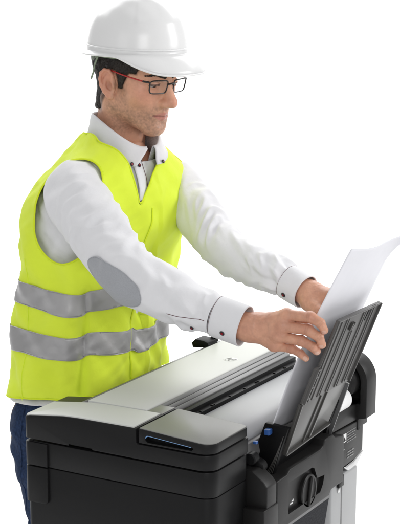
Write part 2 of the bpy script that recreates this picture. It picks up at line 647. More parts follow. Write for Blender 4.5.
    for y0, z0, y1, z1 in ((0.205, 1.0708, 0.196, 1.0675), (0.1945, 1.0672, 0.185, 1.0635), (0.1835, 1.063, 0.174, 1.059)):
        prism(bm, [(y0, z0), (y1, z1), (y1, z1 - 0.012), (y0, z0 - 0.012)], 0, 0.1525, 0.668)
    bevel_sharp(bm, 0.001)
    from_bm("front_rail", bm, M_LIDEDGE, P, R(35))
    # near end of the rail: flat grey ramp beside the module
    bm = bmesh.new()
    prism(bm, [(0.205, 1.0712), (0.170, 1.0712), (0.170, 1.060), (0.205, 1.060)], 0, 0.1015, 0.1515)
    bevel_sharp(bm, 0.001)
    from_bm("rail_end", bm, M_MODTOP, P, R(35))
    # emblem: pale disc with slanted letters
    ex, ey = 0.516, 0.245
    ez = 1.0738 - 0.0
    bm = bmesh.new()
    lathe(bm, [(0.0155, -0.001), (0.0155, 0.0004), (0.015, 0.0006)], (ex, ey, 1.0733), (0, 0, 1), 40)
    emb = from_bm("emblem", bm, M_EMBLEM, lid, R(35))
    cu = bpy.data.curves.new("emblem_letters", 'FONT')
    cu.body = "hp"
    cu.size = 0.026
    cu.shear = 0.35
    cu.align_x = 'CENTER'; cu.align_y = 'CENTER'
    cu.extrude = 0.0003
    tmp = bpy.data.objects.new("tmp", cu)
    COL.objects.link(tmp)
    bpy.context.view_layer.update()
    me = bpy.data.meshes.new_from_object(tmp.evaluated_get(bpy.context.evaluated_depsgraph_get()))
    bpy.data.objects.remove(tmp)
    me.transform(Matrix.Translation((ex, ey, 1.0742)) @ Matrix.Rotation(R(-90), 4, 'Z'))
    me.materials.clear()
    link_mesh("letters", me, M_MODTOP, emb)
    # latch standing at the rear edge of the lid
    bm = bmesh.new()
    prism(bm, [(0.346, 1.066), (0.392, 1.062), (0.395, 1.073), (0.385, 1.083), (0.362, 1.081), (0.352, 1.0775)], 0, 0.600, 0.640)
    prism(bm, [(0.352, 1.070), (0.37, 1.068), (0.366, 1.093), (0.356, 1.091)], 0, 0.641, 0.652)
    bevel_sharp(bm, 0.002)
    from_bm("lid_latch", bm, M_BLACK2, P, R(35))
    # ---- paper path: dark slot with roller fittings, pale platen
    bm = bmesh.new()
    prism(bm, [(0.173, 1.057), (0.158, 1.057), (0.158, 1.048), (0.146, 1.048), (0.146, 1.012), (0.173, 1.012)], 0, 0.1525, 0.664)
    for x, w in ((0.215, 0.004), (0.262, 0.006), (0.271, 0.003), (0.338, 0.004), (0.402, 0.006), (0.455, 0.003), (0.463, 0.005), (0.54, 0.004), (0.59, 0.006)):
        box(bm, x, x + w, 0.1475, 0.153, 1.048, 1.0505)
    bevel_sharp(bm, 0.0008)
    from_bm("paper_slot", bm, M_BLACK2, P, R(35))
    bm = bmesh.new()
    arc = [(0.1445, 1.0405), (0.06, 1.0405)]
    for i in range(1, 9):
        a = i / 8 * R(80)
        arc.append((0.06 - 0.03 * math.sin(a), 1.0105 + 0.03 * math.cos(a)))
    poly = arc + [(0.036, 1.0), (0.1445, 1.0)]
    prism(bm, poly, 0, 0.1525, 0.640)
    bevel_sharp(bm, 0.0008, ang=R(50))
    from_bm("platen", bm, M_PLATEN, P, R(35))
    bm = bmesh.new()
    prism(bm, [(0.031, 1.012), (0.022, 1.010), (0.016, 0.985), (0.02, 0.975), (0.036, 0.975), (0.036, 1.0)], 0, 0.1525, 0.640)
    bevel_sharp(bm, 0.0012)
    from_bm("platen_lip", bm, M_LIDEDGE, P, R(35))
    # small blue and black fittings inside the front opening
    bm = bmesh.new()
    for (x, y, z, r) in ((0.165, 0.004, 0.99, 0.012), (0.185, 0.0, 0.968, 0.015), (0.158, 0.0, 0.955, 0.01)):
        lathe(bm, [(r * 0.8, -0.012), (r, -0.01), (r, 0.01), (r * 0.8, 0.012)], (x, y, z), (1, 0.1, 0), 20)
    box(bm, 0.15, 0.24, 0.012, 0.03, 0.90, 0.968)
    from_bm("feed_roller", bm, M_BLACK2, P, R(35))
    for bx in ((0.172, 0.181, -0.002, 0.007, 1.016, 1.022), (0.206, 0.221, -0.012, 0.000, 1.026, 1.038)):
        bm = bmesh.new()
        box(bm, *bx)
        bevel_sharp(bm, 0.002)
        from_bm("blue_lever", bm, M_BLUE, P, R(35))
    # ---- front panel
    bm = bmesh.new()
    zt = [(0.188, 0.942), (0.232, 0.943), (0.245, 0.951), (0.30, 0.951), (0.385, 0.951), (0.398, 0.955), (0.405, 0.966), (0.445, 0.966), (0.458, 0.957), (0.50, 0.95),
          (0.50, 0.846), (0.44, 0.846), (0.43, 0.836), (0.188, 0.836)]
    prism(bm, zt, 1, -0.04, 0.0)
    bevel_sharp(bm, 0.003, 3)
    fp = from_bm("front_panel", bm, M_DGREY, P, R(28))
    c = bmesh.new()
    prism(c, [(0.237, 0.924), (0.237, 0.858), (0.385, 0.858), (0.398, 0.872), (0.405, 0.890), (0.37, 0.894), (0.355, 0.920), (0.345, 0.924)], 1, -0.06, -0.031)
    cut(fp, [c])
    bm = bmesh.new()
    lathe(bm, [(0.035, 0.0), (0.035, 0.008), (0.033, 0.010), (0.029, 0.010), (0.027, 0.008), (0.004, 0.008)], (0.335, -0.030, 0.877), (0, -1, 0), 40)
    knob = from_bm("knob", bm, M_DGREY, P, R(35))
    bm = bmesh.new()
    prism(bm, [(0.3245, 0.848), (0.332, 0.846), (0.340, 0.877), (0.3455, 0.906), (0.338, 0.908), (0.330, 0.877)], 1, -0.0445, -0.037)
    bevel_sharp(bm, 0.003, 3)
    from_bm("knob_grip", bm, M_DGREY, knob, R(35))
    bm = bmesh.new()
    prism(bm, [(0.262, 0.868), (0.276, 0.868), (0.276, 0.871), (0.266, 0.872)], 1, -0.0312, -0.0295)
    prism(bm, [(0.268, 0.874), (0.278, 0.872), (0.279, 0.877)], 1, -0.0312, -0.0295)
    from_bm("knob_mark", bm, M_LABEL, fp, None)
    # stepped near end of the front panel
    bm = bmesh.new()
    prism(bm, [(-0.040, 0.836), (-0.040, 0.9425), (-0.032, 0.953), (-0.008, 0.972), (0.02, 0.972), (0.02, 0.836)], 0, 0.145, 0.1865)
    bevel_sharp(bm, 0.003, 3)
    from_bm("panel_end", bm, M_DGREY, P, R(28))
    bm = bmesh.new()
    box(bm, 0.128, 0.19, -0.0425, 0.004, 0.80, 0.9)
    bevel_sharp(bm, 0.003, 3)
    from_bm("panel_foot", bm, M_DGREY, P, R(28))
    # light trim under the panel and the fabric bin behind it
    bm = bmesh.new()
    box(bm, 0.2, 0.44, -0.036, -0.028, 0.8285, 0.8345)
    from_bm("bottom_trim", bm, M_LIDEDGE, P, None)
    bm = bmesh.new()
    prism(bm, [(-0.030, 0.828), (-0.024, 0.828), (0.02, 0.55), (0.12, 0.42), (0.114, 0.416), (0.012, 0.548)], 0, 0.16, 0.452)
    from_bm("fabric_bin", bm, M_TEXTILE, P, R(50))
    # ---- far end module
    bm = bmesh.new()
    prism(bm, [(0.46, 0.952), (0.645, 0.946), (0.645, 0.872), (0.60, 0.862), (0.54, 0.86), (0.505, 0.85), (0.46, 0.85)], 1, -0.020, 0.03)
    bevel_sharp(bm, 0.003, 3)
    fm = from_bm("label_panel", bm, M_DGREY, P, R(28))
    bm = bmesh.new()
    prism(bm, [(0.46, 1.005), (0.611, 0.985), (0.642, 0.985), (0.642, 0.9475), (0.46, 0.9535)], 1, -0.018, 0.03)
    bevel_sharp(bm, 0.003, 3)
    from_bm("shelf_panel", bm, M_DGREY, P, R(28))
    bm = bmesh.new()
    box(bm, 0.535, 0.553, -0.0212, -0.0195, 0.917, 0.936)
    from_bm("label", bm, M_LABEL, fm, None)
    bm = bmesh.new()
    rnd = random.Random(4)
    for r in range(5):
        x = 0.557
        while x < 0.597:
            w = rnd.uniform(0.004, 0.011)
            box(bm, x, x + w, -0.0209, -0.0195, 0.934 - r * 0.0055, 0.9355 - r * 0.0055)
            x += w + 0.0022
    for r in range(3):
        x = 0.562
        while x < 0.592:
            w = rnd.uniform(0.006, 0.012)
            box(bm, x, x + w, -0.0209, -0.0195, 0.888 - r * 0.0062, 0.8905 - r * 0.0062)
            x += w + 0.0025
    box(bm, 0.536, 0.548, -0.0209, -0.0195, 0.900, 0.902)
    from_bm("fine_print", bm, M_PRINT, fm, None)
    bm = bmesh.new()
    prism(bm, [(0.538, 0.920), (0.548, 0.920), (0.543, 0.929)], 1, -0.0222, -0.0213)
    from_bm("warning_mark", bm, M_BLACK2, fm, None)
    bm = bmesh.new()
    lathe(bm, [(0.004, 0.0), (0.004, 0.002)], (0.617, -0.0195, 0.929), (0, -1, 0), 20)
    from_bm("screw", bm, M_BLACK2, fm, None)
    # rounded end bracket
    bm = bmesh.new()
    poly = [(-0.041, 0.955), (-0.041, 1.035)]
    for i in range(1, 40):
        a = math.pi - i / 40 * math.pi
        poly.append((0.021 + 0.062 * math.cos(a), 1.035 + 0.06 * math.sin(a)))
    poly += [(0.083, 1.035), (0.083, 0.93), (-0.022, 0.93), (-0.022, 0.95)]
    prism(bm, poly, 0, 0.612, 0.664)
    bevel_sharp(bm, 0.002)
    br = from_bm("end_bracket", bm, M_DGREY, P, R(28))
    c = bmesh.new()
    pc = []
    for i in range(0, 37):
        a = math.pi - i / 36 * math.pi
        pc.append((0.021 + 0.047 * math.cos(a), 1.033 + 0.047 * math.sin(a)))
    pc += [(0.068, 0.985), (-0.026, 0.985)]
    prism(c, pc, 0, 0.60, 0.652)
    cut(br, [c])
    bm = bmesh.new()
    lathe(bm, [(0.03, 0.0), (0.036, 0.004), (0.036, 0.05), (0.028, 0.056), (0.028, 0.12)], (0.645, 0.014, 1.034), (-1, 0, 0), 40)
    from_bm("roll_spindle", bm, M_DGREY, P, R(35))
    bm = bmesh.new()
    lathe(bm, [(0.022, 0.0), (0.024, 0.003), (0.024, 0.10)], (0.575, 0.000, 1.006), (-1, 0, 0), 40)
    from_bm("paper_roll", bm, M_ROLL, P, R(35))
    # bright hook below the module
    bm = bmesh.new()
    prism(bm, [(0.552, 0.8565), (0.60, 0.8595), (0.648, 0.872), (0.652, 0.866), (0.612, 0.838), (0.585, 0.834)], 1, -0.019, -0.004)
    bevel_sharp(bm, 0.003, 3)
    from_bm("steel_hook", bm, M_STEEL, P, R(35))
    # ---- legs: near one under the end housing, far one in view
    for x0, far in ((0.50, True), (0.04, False)):
        bm = bmesh.new()
        if far:
            prism(bm, [(0.470, -0.006), (0.480, -0.0215), (0.614, -0.0215), (0.616, -0.012), (0.616, 0.062), (0.470, 0.062)], 2, 0.06, 0.845)
        else:
            prism(bm, [(0.04, 0.05), (0.12, 0.05), (0.12, 0.36), (0.04, 0.36)], 2, 0.06, 0.714)
        bevel_sharp(bm, 0.004, 3)
        lg = from_bm("leg", bm, M_LEG, P, R(35))
        bm = bmesh.new()
        xa, xb = (0.45, 0.62) if far else (0.03, 0.13)
        box(bm, xa, xb, -0.12, 0.43, 0.0, 0.058)
        bevel_sharp(bm, 0.008, 3)
        from_bm("foot", bm, M_BLACK, lg, R(35))
        if far:
            bm = bmesh.new()
            lathe(bm, [(0.006, 0), (0.006, 0.002), (0.004, 0.003)], (0.515, -0.0215, 0.818), (0, -1, 0), 16)
            from_bm("screw", bm, M_STEEL, lg, R(35))
            bm = bmesh.new()
            box(bm, 0.530, 0.5345, -0.0222, -0.0205, 0.06, 0.83)
            from_bm("leg_seam", bm, M_LIDEDGE, lg, None)
            bm = bmesh.new()
            box(bm, 0.506, 0.532, -0.028, -0.022, 0.825, 0.85)
            bevel_sharp(bm, 0.002)
            from_bm("leg_clip", bm, M_BLACK, lg, R(35))

    # ---- sheet feeder
    def ty(z): return -0.03 - 0.386 * (z - 0.98)          # outer face of the feeder
    def onface(x, z, d=0.0):                               # d: distance proud of the outer face
        k = 1 / math.hypot(1, 0.386)
        return Vector((x, ty(z) - d * k, z - d * 0.386 * k))
    def slab(bm, outline, d0, d1):
        a = [bm.verts.new(onface(x, z, d0)) for x, z in outline]
        b = [bm.verts.new(onface(x, z, d1)) for x, z in outline]
        n = len(outline)
        bm.faces.new(a); bm.faces.new(b[::-1])
        for i in range(n):
            j = (i + 1) % n
            bm.faces.new((a[j], a[i], b[i], b[j]))
    # upper ribbed board
    bm = bmesh.new()
    slab(bm, [(0.224, 1.094), (0.441, 1.088), (0.4475, 1.262), (0.2435, 1.266), (0.2415, 1.17), (0.226, 1.168)], -0.006, 0.0)
    bevel_sharp(bm, 0.001)
    up = from_bm("feeder_board", bm, M_TRAY, P, R(30))
    bm = bmesh.new()
    xs = [0.2455, 0.262, 0.286, 0.296, 0.326, 0.336, 0.366, 0.376, 0.404, 0.4155]
    for i, x in enumerate(xs):
        z1 = 1.2635 if i not in (4, 5) else 1.225
        slab(bm, [(x, 1.094), (x + 0.0042, 1.094), (x + 0.0042, z1), (x, z1)], -0.001, 0.0023)
    slab(bm, [(0.2255, 1.095), (0.230, 1.095), (0.231, 1.168), (0.2268, 1.168)], -0.001, 0.0052)
    for z in (1.105, 1.128, 1.150, 1.165):
        slab(bm, [(0.230, z), (0.2455, z), (0.2455, z + 0.003), (0.230, z + 0.003)], -0.001, 0.0045)
    slab(bm, [(0.441, 1.089), (0.4445, 1.089), (0.4475, 1.262), (0.444, 1.262)], -0.001, 0.005)
    slab(bm, [(0.2435, 1.2625), (0.4475, 1.2585), (0.4475, 1.262), (0.2435, 1.266)], -0.001, 0.003)
    bevel_sharp(bm, 0.0008, 1)
    from_bm("ribs", bm, M_TRAY, up, R(30))
    bm = bmesh.new()
    slab(bm, [(0.312, 1.232), (0.316, 1.232), (0.322, 1.247), (0.317, 1.247)], 0.0, 0.006)
    slab(bm, [(0.316, 1.232), (0.320, 1.232), (0.332, 1.245), (0.328, 1.247)], 0.0, 0.006)
    bevel_sharp(bm, 0.001, 1)
    from_bm("sheet_clip", bm, M_TRAYLOW, up, R(30))
    for ol in [[(0.387, 1.235), (0.391, 1.235), (0.395, 1.256), (0.391, 1.256)]] + [[(x, z), (x + 0.006, z), (x + 0.006, z + 0.008), (x, z + 0.008)] for x, z in ((0.232, 1.135), (0.232, 1.1), (0.2365, 1.16))]:
        bm = bmesh.new()
        slab(bm, ol, 0.0002, 0.0012)
        from_bm("slot", bm, M_BLACK2, up, None)
    # lower glossy board with seam
    bm = bmesh.new()
    slab(bm, [(0.243, 0.977), (0.432, 0.992), (0.441, 1.0865), (0.224, 1.0925)], -0.008, -0.002)
    bevel_sharp(bm, 0.001)
    low = from_bm("lower_board", bm, M_TRAYLOW, P, R(30))
    bm = bmesh.new()
    slab(bm, [(0.340, 0.985), (0.346, 0.985), (0.346, 1.089), (0.340, 1.089)], -0.003, 0.0015)
    slab(bm, [(0.3145, 0.984), (0.317, 0.984), (0.317, 1.089), (0.3145, 1.089)], -0.003, 0.001)
    slab(bm, [(0.243, 0.977), (0.432, 0.992), (0.432, 0.996), (0.243, 0.981)], -0.003, 0.004)
    slab(bm, [(0.243, 0.977), (0.247, 0.977), (0.228, 1.0925), (0.224, 1.0925)], -0.003, 0.002)
    bevel_sharp(bm, 0.0008, 1)
    from_bm("board_seam", bm, M_TRAYLOW, low, R(30))
    # dark feeder body behind the boards: side cheeks and throat
    bm = bmesh.new()
    prism(bm, [(0.006, 1.046), (-0.046, 1.042), (-0.026, 0.985), (-0.012, 0.935), (0.030, 0.935), (0.040, 0.955)], 0, 0.222, 0.2345)
    bevel_sharp(bm, 0.0015)
    from_bm("feeder_cheek", bm, M_BLACK2, P, R(30))
    bm = bmesh.new()
    prism(bm, [(0.006, 1.043), (-0.046, 1.040), (-0.026, 0.985), (-0.012, 0.935), (0.034, 0.955)], 0, 0.450, 0.462)
    bevel_sharp(bm, 0.0015)
    from_bm("feeder_cheek", bm, M_BLACK2, P, R(30))
    bm = bmesh.new()
    prism(bm, [(-0.012, 0.99), (-0.02, 0.985), (-0.004, 0.93), (0.03, 0.94)], 0, 0.236, 0.449)
    from_bm("feed_throat", bm, M_BLACK2, P, R(30))
    bm = bmesh.new()
    for k in range(4):
        o = 0.0045 * k
        tube(bm, [Vector((0.2205, -0.036 + o, 1.025 - 0.012 * k)), Vector((0.2205, -0.012 + o * 0.8, 0.945))], 0.0007, 6)
    from_bm("cheek_ridge", bm, M_TRAYLOW, P, None)
    # long support arm on the far side of the feeder
    bm = bmesh.new()
    slab(bm, [(0.455, 1.078), (0.462, 1.078), (0.482, 0.955), (0.474, 0.948)], -0.02, 0.0)
    bevel_sharp(bm, 0.001)
    from_bm("support_arm", bm, M_BLACK, P, R(30))
    bm = bmesh.new()
    slab(bm, [(0.453, 1.079), (0.4555, 1.079), (0.4755, 0.948), (0.473, 0.948)], -0.018, 0.0015)
    from_bm("arm_edge", bm, M_LIDEDGE, P, None)
build_printer()

# ================================================================== SHEET OF PAPER
def build_paper():
    nu, nv = 29, 61
    V = []
    n = Vector((0, 1, 0.434)).normalized()
    for j in range(nv):
        for i in range(nu):
            u = i / (nu - 1); v = j / (nv - 1)
            x = 0.226 + 0.242 * u
            s = -0.03 + v * 0.4205                      # length along the sheet
            z = 1.055 + s * 0.917; y = -0.015 - s * 0.398
            bow = 0.010 * math.sin(math.pi * v) * (1 - 0.6 * u) - 0.006 * math.sin(math.pi * u)
            curl = 0.0
            t = max(0.0, (v - 0.80) / 0.20) * max(0.0, (u - 0.55) / 0.45)
            curl = -0.03 * t * t
            drop = -0.022 * max(0.0, (v - 0.7) / 0.3) ** 1.5 * math.sin(math.pi * min(u / 0.9, 1)) 
            V.append((x + 0.008 * t, y + n.y * (bow + curl), z + n.z * (bow + curl) + drop * 0.5))
    F = [(j * nu + i, j * nu + i + 1, (j + 1) * nu + i + 1, (j + 1) * nu + i) for j in range(nv - 1) for i in range(nu - 1)]
    o = from_arrays("paper_sheet", V, F, M_PAPER)
    o["label"] = "blank white paper sheet held upright in the feeder by both hands"
    o["category"] = "paper"
    solidify(o, 0.0004, 0)
build_paper()

# ================================================================== PERSON
person = thing("person", "man in white hard hat and yellow reflective vest leaning over the printer, holding paper", "person", (0.48, 0.60, 0.0))

# ---- head frame: x = his left, y = forward, z = up
def head_matrix(H, yaw, pitch):
    s, c = math.sin(yaw), math.cos(yaw)
    f0 = np.array([-s, -c, 0.0]); l0 = np.array([c, -s, 0.0]); u0 = np.array([0, 0, 1.0])
    f = f0 * math.cos(pitch) - u0 * math.sin(pitch)
    u = u0 * math.cos(pitch) + f0 * math.sin(pitch)
    return np.stack([l0, f, u], 1), np.array(H)
HEAD_R, HEAD_T = head_matrix((0.522, 0.492, 1.684), R(10), R(9))
def h2w(V): return np.asarray(V) @ HEAD_R.T + HEAD_T
def w2h(V): return (np.asarray(V) - HEAD_T) @ HEAD_R

def rotx(a):
    c, s = math.cos(a), math.sin(a)
    return np.array([[1, 0, 0], [0, c, -s], [0, s, c]])
def rotz(a):
    c, s = math.cos(a), math.sin(a)
    return np.array([[c, -s, 0], [s, c, 0], [0, 0, 1]])

def skull(p):
    q = p.copy(); q[:, 0] = np.abs(q[:, 0])
    d = ell(q, (0, -0.008, 0.045), (0.075, 0.098, 0.082))
    d = smin(d, ell(q, (0, 0.028, -0.018), (0.060, 0.064, 0.082)), 0.03)
    return d

def head_sdf(p):
    q = p.copy(); q[:, 0] = np.abs(q[:, 0])
    d = skull(p)
    d = smin(d, cap(q, (0.047, -0.004, -0.052), (0.017, 0.066, -0.096), 0.021, 0.016), 0.026)
    d = smin(d, sph(q, (0, 0.073, -0.0975), 0.0175), 0.022)
    d = smin(d, sph(q, (0.043, 0.05, -0.02), 0.02), 0.025)
    d = smin(d, cap(q, (0, 0.083, 0.024), (0.04, 0.071, 0.028), 0.0105, 0.0095), 0.016)
    d = smax(d, -ell(q, (0.033, 0.099, 0.004), (0.019, 0.017, 0.0135)), 0.012)
    # closed-down lids over the eyeballs
    lid = ell(q, (0.032, 0.0765, 0.0045), (0.0165, 0.0145, 0.0135))
    slit = np.maximum(np.abs(q[:, 2] - (0.0 + 0.0 * q[:, 0])) - 0.0024 + 0.25 * np.maximum(np.abs(q[:, 0] - 0.032) - 0.005, 0), 0.079 - q[:, 1])
    lid = smax(lid, -slit, 0.0015)
    d = smin(d, lid, 0.005)
    # nose
    d = smin(d, cap(q, (0, 0.087, 0.012), (0, 0.110, -0.029), 0.0085, 0.0128), 0.015)
    d = smin(d, ell(q, (0, 0.1140, -0.0345), (0.0105, 0.0112, 0.0100)), 0.008)
    d = smin(d, ell(q, (0.0135, 0.1005, -0.0385), (0.0075, 0.0115, 0.0082)), 0.009)
    d = smax(d, -ell(q, (0.0060, 0.1075, -0.0475), (0.0030, 0.0055, 0.0035)), 0.003)
    # mouth
    d = smin(d, ell(q, (0, 0.073, -0.062), (0.028, 0.02, 0.026)), 0.02)
    d = smin(d, cap(q, (0, 0.0925, -0.0605), (0.021, 0.0795, -0.0650), 0.0060, 0.0026), 0.006)
    d = smin(d, cap(q, (0, 0.0905, -0.0715), (0.019, 0.0790, -0.0675), 0.0068, 0.0028), 0.005)
    d = smax(d, -cap(q, (0, 0.1005, -0.0658), (0.024, 0.0840, -0.0664), 0.0018, 0.0012), 0.003)
    d = smax(d, -ell(q, (0, 0.097, -0.0850), (0.015, 0.009, 0.005)), 0.010)
    d = smax(d, -sph(q, (0, 0.1045, -0.0525), 0.003), 0.006)
    # cheek fold
    d = smax(d, -cap(q, (0.0235, 0.0985, -0.043), (0.033, 0.0835, -0.064), 0.0010, 0.0012), 0.010)
    # neck
    d = smin(d, cap(q, (0, -0.026, -0.045), (0, -0.034, -0.20), 0.053, 0.056), 0.028)
    d = smin(d, cap(q, (0.052, -0.026, -0.05), (0.018, 0.008, -0.19), 0.011, 0.010), 0.03)
    d = smin(d, sph(q, (0, 0.020, -0.135), 0.011), 0.022)
    # ears
    rt = rotz(R(24)) @ rotx(R(12))
    w = (q - np.array((0.0775, -0.009, -0.010), np.float32)) @ rt.astype(np.float32)
    e = ell(w, (0, 0, 0), (0.0050, 0.0170, 0.0300))
    def chain(pts, rad, e, k):
        for a, b in zip(pts[:-1], pts[1:]):
            e = smin(e, cap(w, a, b, rad, rad), k)
        return e
    e = smax(e, -ell(w, (0.0050, 0.0030, -0.006), (0.0065, 0.0085, 0.0125)), 0.002)
    e = smax(e, -ell(w, (0.0055, -0.0105, 0.008), (0.0045, 0.0032, 0.017)), 0.002)
    e = chain([(0.002, 0.009, 0.004), (0.0035, 0.0125, 0.016), (0.0038, 0.006, 0.0275), (0.0038, -0.004, 0.0300), (0.0036, -0.0125, 0.0235), (0.0034, -0.0165, 0.011), (0.0030, -0.0155, -0.004), (0.0025, -0.0105, -0.017), (0.002, -0.004, -0.026)], 0.0034, e, 0.003)
    e = chain([(0.0030, 0.001, 0.017), (0.0035, -0.0055, 0.008), (0.0035, -0.0075, -0.004), (0.003, -0.004, -0.014), (0.003, 0.003, -0.0185)], 0.0030, e, 0.003)
    e = smin(e, ell(w, (0.001, 0.003, -0.0285), (0.0048, 0.0085, 0.0085)), 0.006)
    e = smin(e, ell(w, (0.0025, 0.0125, -0.005), (0.0045, 0.0035, 0.0065)), 0.004)
    e = smin(e, ell(w, (-0.006, 0.006, -0.002), (0.006, 0.010, 0.020)), 0.006)
    d = smin(d, e, 0.003)
    return d

def blend(c, new, w):
    return c * (1 - w[:, None]) + np.array(new)[None] * w[:, None]

def ss(a, b, x):
    t = np.clip((x - a) / (b - a), 0, 1)
    return t * t * (3 - 2 * t)

def hair_region(p):
    ax = np.abs(p[:, 0]); y = p[:, 1]; z = p[:, 2]
    line_back = -0.088 - z + 0.35 * np.maximum(ax - 0.02, 0)            # nape
    behind = np.maximum(line_back, y + 0.018 + 0.25 * np.minimum(z, 0.02) + 0.75 * np.maximum(-0.025 - z, 0)) # behind the ear
    above = np.maximum(0.022 - z, y - 0.056 - 0.3 * (z - 0.03))
    burn = np.maximum.reduce([-0.016 - z, np.abs(y - 0.0195 - 0.15 * z) - 0.0062 - 0.30 * np.maximum(z + 0.010, 0)])
    return np.minimum(np.minimum(behind, above), burn)

def head_colours(V):
    n = len(V)
    c = np.tile(np.array([0.69, 0.37, 0.245]), (n, 1))
    ax = np.abs(V[:, 0])
    nn = nz(V * 45) * 0.35 + nz(V * 190, 3.1) * 0.5 + nz(V * 330, 6.1) * 0.4
    # reddish cheeks, nose, ears
    red = np.exp(-((ax - 0.045) ** 2 + (V[:, 1] - 0.07) ** 2 + (V[:, 2] + 0.02) ** 2) / (2 * 0.02 ** 2)) * 0.5
    red = np.maximum(red, np.exp(-(ax ** 2 + (V[:, 1] - 0.115) ** 2 + (V[:, 2] + 0.033) ** 2) / (2 * 0.013 ** 2)) * 0.6)
    red = np.maximum(red, ss(0.074, 0.082, ax) * (V[:, 2] < 0.03) * 0.5)
    c = blend(c, (0.60, 0.255, 0.175), np.clip(red * 1.3, 0, 0.8))
    c = c * (1 + 0.10 * nz(V * 26, 9.0) + 0.07 * nz(V * 90, 4.0))[:, None]
    # beard shadow: jaw, chin, upper lip
    b = ss(-0.035, -0.065, V[:, 2]) * ss(-0.03, 0.0, V[:, 1]) * ss(-0.128, -0.105, V[:, 2])
    b *= 1 - 0.75 * np.exp(-((ax - 0.03) ** 2 + (V[:, 2] + 0.04) ** 2) / (2 * 0.012 ** 2))
    side = ss(0.05, 0.06, ax) * ss(0.0, 0.012, V[:, 1]) * ss(0.045, 0.03, V[:, 1]) * ss(0.02, -0.01, V[:, 2])
    b = np.maximum(b, side * 0.8)
    lipup = np.exp(-((V[:, 2] + 0.051) ** 2) / (2 * 0.006 ** 2)) * (ax < 0.028) * (V[:, 1] > 0.07)
    b = np.maximum(b, lipup * 0.9)
    c = blend(c, (0.24, 0.14, 0.095), np.clip(b * (0.50 + 0.6 * nn), 0, 0.8))
    con = np.exp(-(((ax - 0.079) / 0.007) ** 2 + ((V[:, 1] + 0.005) / 0.007) ** 2 + ((V[:, 2] + 0.015) / 0.010) ** 2))  # ear hollow: its shade is painted into the skin colour
    c = blend(c, (0.32, 0.12, 0.08), np.clip(con, 0, 1) * 0.7)
    # lips
    zc = -0.0662
    up = ss(0.0, -0.0085, V[:, 2] - zc - 0.0085) * ss(-0.0135, -0.0105, V[:, 2] - zc)
    lw = np.clip(1 - (ax / 0.0245) ** 2, 0, 1)
    l = ((V[:, 2] < zc + 0.0085 * lw) & (V[:, 2] > zc - 0.0115 * lw) & (ax < 0.0245) & (V[:, 1] > 0.074)).astype(float)
    c = blend(c, (0.50, 0.20, 0.165), l * 0.8)
    ml = np.exp(-((V[:, 2] - zc + 0.0004) / 0.0014) ** 2) * (ax < 0.0245) * (V[:, 1] > 0.074)  # shade in the crease between the lips, painted as a dark line
    c = blend(c, (0.16, 0.06, 0.05), ml * 0.75)
    # brows are hair-coloured skin beneath the brow mesh; lash line
    lash = ((np.abs(V[:, 2] - 0.0032) < 0.0022) & (np.abs(ax - 0.032) < 0.0145) & (V[:, 1] > 0.077)).astype(float)
    c = blend(c, (0.05, 0.03, 0.025), lash * 0.9)
    hr = (ax < 0.0755) * ss(0.0055, -0.002, hair_region(V)) * ss(0.03, 0.0, np.abs(V[:, 2]) - 0.12)
    c = blend(c, (0.07, 0.045, 0.035), np.clip(hr * (0.85 + 0.35 * nn), 0, 0.92))
    return np.clip(c, 0, 1)

# ---- hands: joints in world space
def hand_sdf_factory(wrist, fore, fingers, thumb, rw=0.026, rf=0.029):
    lo = []
    def f(p):
        d = cap(p, fore, wrist, rf, rw)
        w2 = np.asarray(wrist)
        palm = None
        for fg in fingers:
            m = np.asarray(fg[0])
            a = w2 + (m - w2) * 0.12
            c = cap(p, a, m, 0.0155, 0.0125)
            palm = c if palm is None else smin(palm, c, 0.013)
        ctr = np.mean([fg[0] for fg in fingers], 0)
        for i in range(len(fingers) - 1):
            m = (np.asarray(fingers[i][0]) + np.asarray(fingers[i + 1][0])) / 2
            palm = smin(palm, cap(p, w2 + (m - w2) * 0.25, w2 + (m - w2) * 0.93, 0.013, 0.0105), 0.012)
        d = smin(d, palm, 0.022)
        F = None
        for fg in fingers:
            r = fg[-1]
            g = cap(p, fg[0], fg[1], r * 1.12, r)
            g = smin(g, cap(p, fg[1], fg[2], r * 1.0, r * 0.9), 0.003)
            g = smin(g, cap(p, fg[2], fg[3], r * 0.9, r * 0.78), 0.003)
            g = smin(g, sph(p, fg[1], r * 1.07), 0.004)
            F = g if F is None else np.minimum(F, g)
        d = smin(d, F, 0.007)
        t = cap(p, thumb[0], thumb[1], 0.0185, 0.0135)
        d = smin(d, t, 0.018)
        t = smin(cap(p, thumb[1], thumb[2], 0.0118, 0.0105), cap(p, thumb[2], thumb[3], 0.0105, 0.0085), 0.004)
        d = smin(d, t, 0.007)
        # tendons and knuckles on the back of the hand
        for fg in fingers:
            d = smin(d, sph(p, np.asarray(fg[0]) + BACK(fg) * 0.0045, 0.0095), 0.008)
            m = np.asarray(fg[0])
            d = smin(d, cap(p, w2 + (m - w2) * 0.4 + BACK(fg) * 0.0125, m + BACK(fg) * 0.0105, 0.0018, 0.0024), 0.006)
        return d
    return f
def BACK(fg):
    return np.asarray(fg[4])

